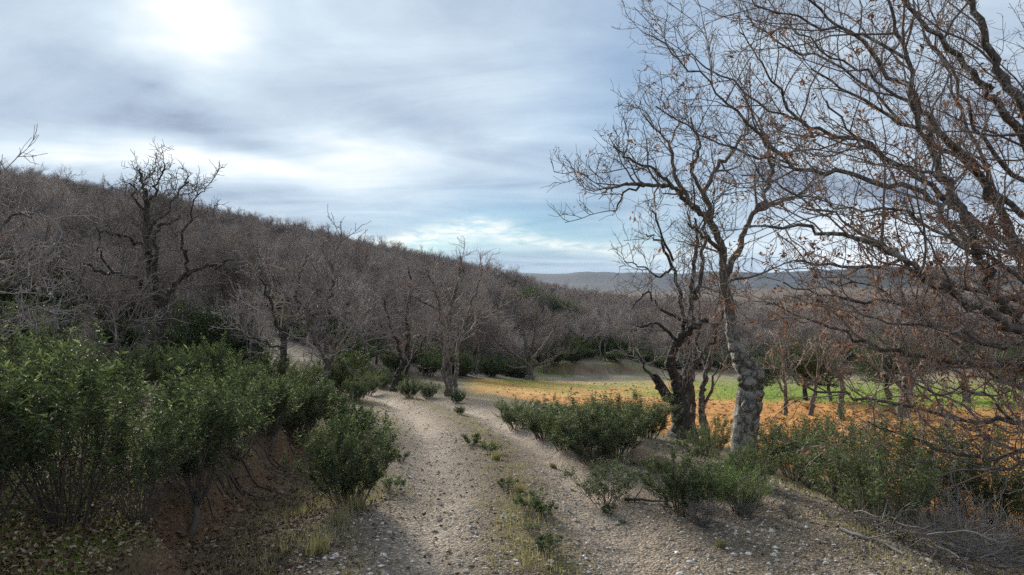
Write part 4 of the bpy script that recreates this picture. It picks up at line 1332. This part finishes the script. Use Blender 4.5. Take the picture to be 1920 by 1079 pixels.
def put_shrub(px, py, hpx, kind, label, group=None, name='rockrose_shrub', var=None, widen=1.0, D=None):
    p = foot(px, py) if D is None else ((px - 960) * D / F, D, gz((px - 960) * D / F, D))
    k_ = used.get(kind, 0); used[kind] = k_ + 1
    var = k_ % len(SH[kind]) if var is None else var
    (sm, fm_), H = SH[kind][var]
    h = hpx * p[1] / F
    s_ = h / H
    root = empty(name, label, 'shrub' if kind not in ('seed',) else 'plant', group, p, (px * 1.7 + py) % 6.283 if var != 2 or kind != 'tall' else 0.0, (s_ * widen, s_ * widen, s_))
    link('stems', sm, root)
    if fm_ is not None:
        link('foliage', fm_, root)
    return root


# left front row
put_shrub(120, 990, 345, 'tall', 'tall leafy shrub with pale bare stems at the far left front', var=0, widen=.8)
put_shrub(-50, 1000, 370, 'tall', 'tall leafy shrub cut by the left edge of the view', var=1, widen=.75)
put_shrub(262, 978, 215, 'tall', 'slender shrub between the tall left shrub and the one with the crooked stem', var=0, widen=.8)
put_shrub(352, 1000, 290, 'tall', 'shrub on a crooked mossy stem at the brink of the bank', var=2, widen=.85)
put_shrub(655, 945, 185, 'dense', 'lone rounded dark shrub standing at the left edge of the track', var=0, widen=.78)
for (px, py, h) in ((440, 862, 165), (505, 845, 140), (560, 840, 130), (390, 868, 165)):
    put_shrub(px, py, h, 'tall', {390: 'leftmost', 440: 'second from left', 505: 'third from left', 560: 'rightmost'}[px] + ' of the four leafy shrubs above the red cut bank', 'shrubs above the cut bank', widen=.85)
ORD = ('first', 'second', 'third', 'fourth', 'fifth', 'sixth', 'seventh', 'eighth', 'ninth', 'tenth', 'eleventh', 'twelfth')
for q, (px, py, h) in enumerate(((-60, 880, 240), (30, 870, 235), (175, 860, 210), (320, 850, 160), (420, 820, 145), (500, 812, 120), (565, 815, 110), (625, 805, 100), (670, 815, 90))):
    put_shrub(px, py, h * (.78, 1.08, .9, .7, 1.0)[q % 5], 'dense' if px > 480 else 'tall', ORD[q] + ' dark shrub from the left in the second row of the left thicket', 'second row of the left thicket', widen=(.8, .65, .9)[q % 3])
for q, (px, py, h) in enumerate(((-10, 780, 150), (90, 770, 135), (170, 760, 130), (240, 752, 110), (330, 752, 120), (390, 752, 105), (450, 748, 100), (510, 745, 85), (570, 742, 80), (635, 745, 85), (670, 755, 70))):
    put_shrub(px, py, h * (.9, 1.15, .75, 1.0)[q % 4], 'dense', ORD[q] + ' dark shrub from the left at the back of the left thicket', 'back row of the left thicket', widen=.8)
for (px, py, h, lab) in ((768, 746, 38, 'rounded shrub beside the far bend of the track, left of the slim trunks'), (803, 749, 33, 'low bluish shrub touching the slim trunks on their left'),
                         (718, 730, 32, 'small upright shrub at the far end of the track'), (858, 757, 26, 'small dark shrub at the foot of the slim trunks, right side'),
                         (862, 778, 18, 'tiny green shrub on the slope below the slim trunks'),
                         (688, 742, 50, 'dark shrub where the track disappears to the left'), (650, 735, 52, 'dark shrub behind the place where the track disappears'),
                         (742, 728, 38, 'dark shrub at the foot of the leaning oak'), (705, 722, 36, 'dark shrub behind the small upright one at the track end')):
    put_shrub(px, py, h, 'dense', lab, var=0 if px in (768, 858, 862) else 1)
# right of the track
for (px, py, h, v, lab) in ((968, 806, 62, 1, 'leftmost low shrub of the leafy clump right of the track'), (1018, 822, 78, 0, 'second shrub from the left in the leafy clump right of the track'),
                            (1062, 842, 92, 1, 'third shrub from the left in the leafy clump right of the track'), (1112, 866, 122, 0, 'tallest bright shrub at the front of the leafy clump right of the track'),
                            (1158, 852, 105, 1, 'greyish shrub at the right front of the leafy clump by the rock'), (1215, 822, 85, 1, 'shrub at the right end of the leafy clump below the forked oak'),
                            (1150, 822, 84, 0, 'shrub at the back of the leafy clump right of the track')):
    put_shrub(px, py, h, 'dense', lab, 'leafy clump right of the track', var=v, widen=1.05)
put_shrub(1138, 948, 92, 'open', 'low wide shrub alone on the right verge of the track', var=1, widen=1.15)
put_shrub(1330, 955, 80, 'open', 'fresh green low shrub right of the upright verge shrub', var=1)
put_shrub(1276, 965, 125, 'dense', 'upright bright shrub on the verge left of the lichen oak', var=0, widen=.85)
put_shrub(1392, 962, 92, 'juniper', 'bright green feathery bush at the foot of the lichen oak', name='juniper_bush')
put_shrub(1345, 930, 70, 'juniper', 'small feathery bush between the upright verge shrub and the lichen oak', name='juniper_bush')
put_shrub(1318, 988, 62, 'dead', 'small grey dead bush on the gravel edge of the verge', name='dead_bush')
put_shrub(1398, 972, 40, 'dead', 'low grey dead bush below the bright feathery bush', name='dead_bush')
put_shrub(1480, 972, 32, 'dead', 'low grey dead tuft at the verge right of the feathery bush', name='dead_bush')
put_shrub(1310, 868, 70, 'open', 'greyish shrub between the rock and the lichen oak', var=0, widen=.8)
for q, (px, py, h) in enumerate(((1340, 850, 75), (1440, 885, 105), (1490, 900, 130), (1545, 922, 150), (1385, 905, 80), (1420, 915, 95), (1580, 940, 150), (1515, 885, 110))):
    put_shrub(px, py, h, 'open', ORD[q] + ' straggly shrub from the left in the hedge round the lichen oak', 'hedge right of the lichen oak', widen=.8)
for (px, py, h, lab) in ((1605, 965, 185, 'straggly shrub before the orange field, left of the crooked-stemmed verge shrub'), (1662, 1000, 205, 'straggly shrub with dark crooked stems at the edge of the verge'),
                         (1748, 985, 185, 'open shrub before the orange field above the fallen stick'), (1826, 990, 180, 'leafy shrub above the heap of dead twigs'),
                         (1900, 1005, 190, 'leafy shrub at the right edge of the view above the dead twigs')):
    put_shrub(px, py, h * 1.15, 'open', lab, widen=.68)
for (px, py, h, lab) in ((886, 836, 30, 'seedling on the middle strip of the track, farthest one'), (920, 849, 32, 'bushy seedling on the middle strip beside the farthest one'),
                         (950, 920, 30, 'small seedling on the middle strip halfway down the track'), (995, 958, 52, 'thin tall seedling on the middle strip of the track'),
                         (1020, 970, 34, 'dark leaning seedling touching the thin tall one'), (998, 1000, 28, 'short seedling on the middle strip near the camera'),
                         (1026, 1036, 42, 'upright seedling on the middle strip nearest the camera'), (1168, 986, 14, 'tiny flat seedling on the gravel right of the track'),
                         (752, 866, 24, 'seedling at the left edge of the track beside the lone shrub'), (735, 920, 40, 'low seedling at the foot of the lone rounded shrub'),
                         (1140, 968, 26, 'seedling in front of the low wide verge shrub'), (1625, 1012, 20, 'seedling beside the fallen stick')):
    put_shrub(px, py, h * .95, 'seed', lab, 'seedlings along the track', name='rockrose_seedling', widen=.95)

# far undergrowth under the wood
n2 = 1900
ux = rs.uniform(-60, 50, n2); uy = rs.uniform(14, 90, n2)
kk = in_wood(ux, uy + 1.5) & (np.abs(ux) < uy * .78 + 4) & (np.abs(track_t(ux, uy)) > 2.6)
ux, uy = ux[kk], uy[kk]
uz = terrain(ux, uy)
scatter('undergrowth', 'dark green bushes growing under the leafless wood', np.c_[ux, uy, uz], rs.rand(len(ux)) * 6.28, rs.uniform(.7, 1.6, len(ux)), rs.randint(0, 2, len(ux)),
        find_parts([SH['dense'][0][0], SH['dense'][1][0]]))

# ================================================================== stones, gravel, litter, grass
def small_stones(pts, size, rs, flat=.55):
    """octahedral pebbles, all different"""
    n_ = len(pts)
    base = np.array([(1, 0, 0), (0, 1, 0), (-1, 0, 0), (0, -1, 0), (0, 0, 1), (0, 0, -1)], float)
    fc = np.array([(0, 1, 4), (1, 2, 4), (2, 3, 4), (3, 0, 4), (1, 0, 5), (2, 1, 5), (3, 2, 5), (0, 3, 5)])
    a = rs.rand(n_) * 6.283
    V = base[None] * rs.uniform(.6, 1.3, (n_, 6, 3)) + rs.normal(0, .12, (n_, 6, 3))
    V[:, :, 2] *= flat
    c, s = np.cos(a)[:, None], np.sin(a)[:, None]
    X = V[:, :, 0] * c - V[:, :, 1] * s; Y = V[:, :, 0] * s + V[:, :, 1] * c
    V = np.stack([X, Y, V[:, :, 2]], -1) * size[:, None, None] + pts[:, None]
    Fc = (np.arange(n_)[:, None, None] * 6 + fc[None]).reshape(-1, 3)
    return V.reshape(-1, 3), Fc


def sample_near(n_, x0, x1, y0, y1, rs, power=2.2):
    """random points, denser near the viewer"""
    u = rs.rand(n_)
    y = (y0 ** -power + u * (y1 ** -power - y0 ** -power)) ** (-1 / power)
    x = rs.uniform(x0, x1, n_)
    return x, y


rg = np.random.RandomState(21)
gx, gy = sample_near(60000, -4.2, 5.2, 3.3, 22, rg, 1.4)
tt = track_t(gx, gy)
tt2 = tt + (fbm(gx * .9, gy * .9, 101, 4) - .5) * 1.3
prob = sstep(-1.9, -1.2, tt2) * sstep(-1.75, -1.35, tt) * (1 - sstep(2.2, 4.0, tt2 - .4 * (gy < 9)))
prob = prob * (1 - .55 * np.exp(-((np.abs(tt) - .68) / .24) ** 2)) * (.35 + 1.1 * fbm(gx * 1.3, gy * 1.3, 151, 3))
prob *= 1 - .5 * np.exp(-(tt / .25) ** 2)
keep = rg.rand(len(gx)) < prob
gx, gy = gx[keep], gy[keep]
gs = np.clip(rg.lognormal(math.log(.0066), .60, len(gx)), .003, .027)
gzv = terrain(gx, gy)
print('gravel', len(gx))
show = gs / gy
order = np.argsort(-show)
top, rest = order[:290], order[290:]
V, Fc = small_stones(np.c_[gx, gy, gzv + gs * .15][rest], gs[rest], rg)
o = link('gravel', mesh_from('gravel', V, [Fc], [M_STONE], False), TRACK)
o['kind'] = 'stuff'
variants = []
for i in range(12):
    Vr, Fr = ico_rock(rg, 1.0, rg.uniform(.4, .7))
    used_v = Vr[:12] * rg.uniform(.8, 1.2, (12, 3))
    variants.append(mesh_from('stone', used_v, [ICO_F], [M_STONE], False))
for i in top:
    link('stone', variants[i % 12], TRACK, (gx[i], gy[i], gzv[i] + gs[i] * .12), float(rg.rand() * 6.28), float(gs[i]))

# orange clods in the field
cx_, cy_ = sample_near(26000, -1, 26, 6, 44, rg, .6)
kk = (field_mask(cx_, cy_) > .6) & (np.abs(cx_) < cy_ * .78 + 2) & (rg.rand(len(cx_)) < .6)
fgm = sstep(.46, .58, fbm(cx_ * .16 + 5, cy_ * .10, 141, 4)) * (cy_ > 22)
kk &= rg.rand(len(cx_)) > fgm * .8
cx_, cy_ = cx_[kk], cy_[kk]
cs_ = np.clip(rg.lognormal(math.log(.04), .45, len(cx_)), .015, .13)
V, Fc = small_stones(np.c_[cx_, cy_, terrain(cx_, cy_) + cs_ * .1], cs_, rg, .6)
o = link('clods', mesh_from('clods', V, [Fc], [M_CLOD], False), FIELD)
o['kind'] = 'stuff'


def scatter_leaves(name, label, x, y, size, mt, rs, flat=.35, asp=.5, parent=None, lift=.006):
    n_ = len(x)
    pos = np.c_[x, y, terrain(x, y) + lift]
    d = np.c_[rs.normal(0, 1, (n_, 2)), rs.normal(.12, flat, n_)]
    V, Fc = leaf_geo(pos, d, rs.uniform(.6, 1.3, n_) * size, rs.uniform(.7, 1.2, n_) * size * asp, rs, .3)
    o_ = link(name, mesh_from(name, V, [Fc], [mt]), parent)
    return tag(o_, label, None, None, 'stuff')


lx, ly = sample_near(70000, -9, 0, 3.3, 22, rg, 1.2)
tl = track_t(lx, ly)
pk = (1 - sstep(-1.9, -.9, tl)) * (.25 + 1.2 * fbm(lx * 1.1, ly * 1.1, 161, 3)) + .06 * (tl < .4)
kk = rg.rand(len(lx)) < pk
scatter_leaves('leaf_litter', 'dry brown fallen leaves on the left bank', lx[kk], ly[kk], .042, M_LITTER, rg)
lx, ly = sample_near(9000, .5, 7, 3.6, 20, rg, 1.2)
tl = track_t(lx, ly)
kk = rg.rand(len(lx)) < sstep(1.2, 2.6, tl) * .8
scatter_leaves('verge_litter', 'pale dry leaves and chips on the right verge', lx[kk], ly[kk], .035, M_LITTER, rg)


def blades(x, y, h, w, rs, lean=.5):
    n_ = len(x)
    z = terrain(x, y)
    b = np.c_[x, y, z - .005]
    a = rs.rand(n_) * 6.283
    d = np.c_[np.cos(a), np.sin(a)] * (rs.rand(n_) * lean)[:, None]
    s = np.c_[-np.sin(a), np.cos(a), np.zeros(n_)] * (w * .5)[:, None]
    mid = b + np.c_[d * .35, np.ones(n_) * .6] * h[:, None]
    tip = b + np.c_[d, .98 * np.ones(n_)] * h[:, None]
    V = np.stack([b - s, b + s, mid + s * .7, mid - s * .7, tip], 1).reshape(-1, 3)
    k_ = np.arange(n_)[:, None] * 5
    return V, [(k_ + [0, 1, 2, 3]), (k_ + [3, 2, 4])]


# crumbled soil and bared roots on the cut bank
kx = rg.uniform(-4.2, -1.0, 16000); ky = rg.uniform(3.4, 10.5, 16000)
ke = track_t(kx, ky) - bank_t(ky)
kk = rg.rand(len(kx)) < np.exp(-((ke - .12) / .24) ** 2) * .75
kx, ky = kx[kk], ky[kk]
ks = np.clip(rg.lognormal(math.log(.011), .55, len(kx)), .004, .05)
V, Fc = small_stones(np.c_[kx, ky, terrain(kx, ky) + ks * .2], ks, rg, .7)
o = link('soil_crumbs', mesh_from('soil_crumbs', V, [Fc], [M_CRUMB], False), GROUND)
o['kind'] = 'stuff'
Rr = random.Random(61)
for q in range(16):
    y0 = Rr.uniform(4.6, 8.8)
    x0 = float(np.interp(y0, _ty, _tx)) + float(bank_t(np.array([y0]))[0]) - Rr.uniform(.05, .2)
    rx = np.linspace(0, Rr.uniform(.25, .55), 8)
    ax_ = x0 + rx; ay_ = y0 - rx * Rr.uniform(-.6, .6) + np.cumsum(rg.normal(0, .015, 8))
    az_ = terrain(ax_, ay_) + .012
    V, Qr = tubes([([tuple(p) for p in np.c_[ax_, ay_, az_]], list(np.linspace(.011, .003, 8)), 5)])
    link('root', mesh_from('root', V, [Qr], [M_STEM]), GROUND)

# moss cushions as short dense blades, then thin dry grass
bx, by_ = sample_near(60000, -7, -.8, 3.3, 9.5, rg, 1.5)
e_ = track_t(bx, by_) - bank_t(by_)
pm = sstep(-.05, -.3, e_) * sstep(.42, .58, fbm(bx * 1.7, by_ * 1.7, 131, 4)) * (1 - sstep(3, 4.5, -e_))
pm = np.maximum(pm, sstep(0, -.3, e_) * (1 - sstep(4.6, 5.6, by_)) * sstep(.42, .55, fbm(bx * .9, by_ * .9, 101, 4)))
kk = rg.rand(len(bx)) < pm
bx, by_ = bx[kk], by_[kk]
V, Fl = blades(bx, by_, rg.uniform(.01, .035, len(bx)), rg.uniform(.004, .008, len(bx)), rg, .9)
tag(link('moss', mesh_from('moss', V, Fl, [M_MOSS])), 'green moss on the flat above the cut bank', None, None, 'stuff')

bx, by_ = sample_near(260000, -5, 7, 3.4, 30, rg, 1.0)
tb = track_t(bx, by_)
clump = fbm(bx * 2.4, by_ * 2.4, 171, 3)
pg = np.exp(-(tb / .22) ** 2) * .62 + sstep(1.7, 2.8, tb) * .35 * (1 - sstep(4, 6, tb)) + np.exp(-((tb + 1.6) / .45) ** 2) * 1.0
kk = rg.rand(len(bx)) < pg * sstep(.44, .64, clump)
bx, by_ = bx[kk], by_[kk]
V, Fl = blades(bx, by_, rg.uniform(.02, .085, len(bx)), rg.uniform(.002, .004, len(bx)) * (1 + by_ / 12), rg, .9)
tag(link('dry_grass', mesh_from('dry_grass', V, Fl, [M_GRASS])), 'thin dry grass on the verges and the middle of the track', None, None, 'stuff')
print('grass', len(bx))

# green crop blades
bx = rg.uniform(-1, 34, 70000); by_ = rg.uniform(19, 52, 70000)
n1_ = fbm(bx * .9, by_ * .9, 101, 4); n2_ = fbm(bx * 3.3, by_ * 3.3, 102, 4)
gr = sstep(.46, .58, fbm(bx * .16 + 5, by_ * .10, 141, 4) + .10 * (n2_ - .5)) * sstep(21.5, 25, by_ + (n1_ - .5) * 2) * .6
gr = np.maximum(gr, sstep(21.5, 24, by_ + (n1_ - .5) * 3) * sstep(6, 9, bx) * .9 * (1 - sstep(36, 41, by_ + (n2_ - .5) * 3)))
gr = np.maximum(gr, sstep(19.5, 22.5, by_ + (n1_ - .5) * 2) * sstep(9.5, 11, bx) * .95)
gr = np.maximum(gr, sstep(23, 25.5, by_ + (n1_ - .5) * 2) * sstep(4.5, 6, bx) * .6 * (1 - sstep(31, 35, by_)))
gr = gr * (1 - .9 * (1 - sstep(3.0, 6.0, bx + (n1_ - .5) * 2)) * (1 - sstep(36, 40, by_)))
kk = (rg.rand(len(bx)) < gr * field_mask(bx, by_)) & (np.abs(bx) < by_ * .76 + 2)
bx, by_ = bx[kk], by_[kk]
V, Fl = blades(bx, by_, rg.uniform(.03, .10, len(bx)), rg.uniform(.012, .022, len(bx)), rg, .9)
tag(link('crop', mesh_from('crop', V, Fl, [M_CROP])), 'short green crop sprouting in the field', None, None, 'stuff')
print('crop', len(bx))

# grass tufts that stand out singly
for (px, py, hpx, sd, lab) in ((596, 1040, 42, 1, 'pale green grass tuft in the ditch left of the track'), (640, 985, 45, 2, 'dry grass tuft below the lone rounded shrub'),
                               (668, 960, 40, 3, 'dry grass tuft in the ditch right of the lone rounded shrub'), (930, 862, 18, 4, 'yellow grass tuft on the middle strip below the seedlings'),
                               (975, 925, 20, 5, 'dry grass tuft on the middle strip right of the halfway seedling'), (1352, 1028, 18, 6, 'small grass tuft on the right verge'),
                               (1037, 878, 12, 7, 'tiny dry grass tuft on the right rut')):
    p = foot(px, py)
    rt = np.random.RandomState(sd)
    h = hpx * p[1] / F
    nb_ = 240
    a = rt.rand(nb_) * 6.283; q = rt.rand(nb_) ** .7 * h * .55
    x = p[0] + np.cos(a) * q; y = p[1] + np.sin(a) * q
    V, Fl = blades(x, y, rt.uniform(.35, 1.1, nb_) * h, rt.uniform(.0025, .004, nb_), rt, .8)
    tag(link('grass_tuft', mesh_from('grass_tuft', V - np.array(p), Fl, [M_GRASS]), None, p), lab, 'grass tuft', 'grass tufts along the track')

# rocks by the right-hand shrubs
for (px, py, s, lab) in ((1206, 868, .17, 'brown rock lying at the right end of the leafy clump'), (1232, 876, .13, 'smaller brown rock right beside the larger one')):
    p = foot(px, py)
    V, Fc = ico_rock(np.random.RandomState(px), s, .7)
    tag(link('rock', mesh_from('rock', V, [Fc], [M_ROCK], False), None, (p[0], p[1], p[2] + s * .35)), lab, 'rock', 'rocks by the leafy clump')


# fallen sticks
def stick(spec, seed, label, m, twigs=5):
    R_ = random.Random(seed)
    pts = []
    for px, py in spec:
        pts.append(foot(px, py))
    A = spline(pts, 4)
    A[:, 2] = terrain(A[:, 0], A[:, 1]) + .02
    rr_ = np.linspace(.016, .006, len(A))
    out = [([tuple(p) for p in A], list(rr_), 6, 0)]
    ramify(out, R_, out[0][0], out[0][1], 0, [dict(per_m=twigs, t0=.2, len=(.1, .3), ang=(20, 50), wander=.15, up=.06, segs=3, sides=3, rmin=.003, fall=.3)])
    o3 = A[0].copy()
    V, Q = tubes([b[:3] for b in out])
    return tag(link('fallen_stick', mesh_from('fallen_stick', V - o3, [Q], [m]), None, tuple(o3)), label, 'stick')


stick([(1575, 998), (1620, 1015), (1660, 1030), (1695, 1046)], 3, 'long grey fallen stick at the edge of the right verge', M_DEAD)
stick([(1172, 942), (1205, 944), (1245, 946)], 4, 'dark fallen stick beside the low wide verge shrub', M_STEM)


def brush_heap(px, py, wid, hgt, n_, seed, label):
    """a loose heap of dead twiggy boughs"""
    R_ = random.Random(seed)
    p = foot(px, py)
    out = []
    for i in range(n_):
        a = R_.random() * 6.283
        x, y = R_.gauss(0, wid * .4), R_.gauss(0, wid * .3)
        z = gz(p[0] + x, p[1] + y) - p[2] + R_.random() * hgt * .35
        d = vnorm((math.cos(a), math.sin(a), R_.uniform(-.05, .7)))
        L = R_.uniform(.3, .8)
        bp = walk(R_, (x, y, z), d, L, 6, .16, -.02)
        br_ = [.006 * (1 - .12 * j) for j in range(7)]
        out.append((bp, br_, 4, 0))
        ramify(out, R_, bp, br_, 0, [dict(per_m=9, t0=.15, len=(.1, .34), ang=(25, 60), wander=.2, up=.02, segs=4, sides=3, rmin=.0028, fall=.3),
                                     dict(per_m=12, t0=.1, len=(.05, .16), ang=(25, 60), wander=.2, up=.02, segs=2, sides=3, rmin=.0018, fall=.3)])
    V, Q = tubes([b[:3] for b in out])
    return tag(link('brush_heap', mesh_from('brush_heap', V, [Q], [M_DEAD]), None, p), label, 'brush heap')


brush_heap(1800, 1062, .8, .6, 95, 8, 'heap of grey dead twigs in the lower right corner')
brush_heap(1925, 1050, .7, .7, 60, 9, 'grey dead twigs piled at the right edge below the leafy shrub')
brush_heap(1705, 798, .9, .35, 26, 10, 'grey brush heap at the foot of the stout field oak')

# ================================================================== air
V = np.array([(x, y, z) for x in (-7000, 7000) for y in (-7000, 7000) for z in (-40, 122)], float)
Fb = np.array([(0, 1, 3, 2), (4, 6, 7, 5), (0, 4, 5, 1), (2, 3, 7, 6), (0, 2, 6, 4), (1, 5, 7, 3)])
hm, g = mat('haze_air')
pv = g.n('ShaderNodeVolumePrincipled')
pv.inputs['Color'].default_value = (.46, .64, 1.0, 1)
pv.inputs['Density'].default_value = .00004
pv.inputs['Anisotropy'].default_value = 0.0
ho = g.n('ShaderNodeOutputMaterial')
hm.node_tree.links.new(pv.outputs[0], ho.inputs['Volume'])
tag(link('haze', mesh_from('haze', V, [Fb], [hm], False)), 'thin blue haze in the far air', None, None, 'stuff')
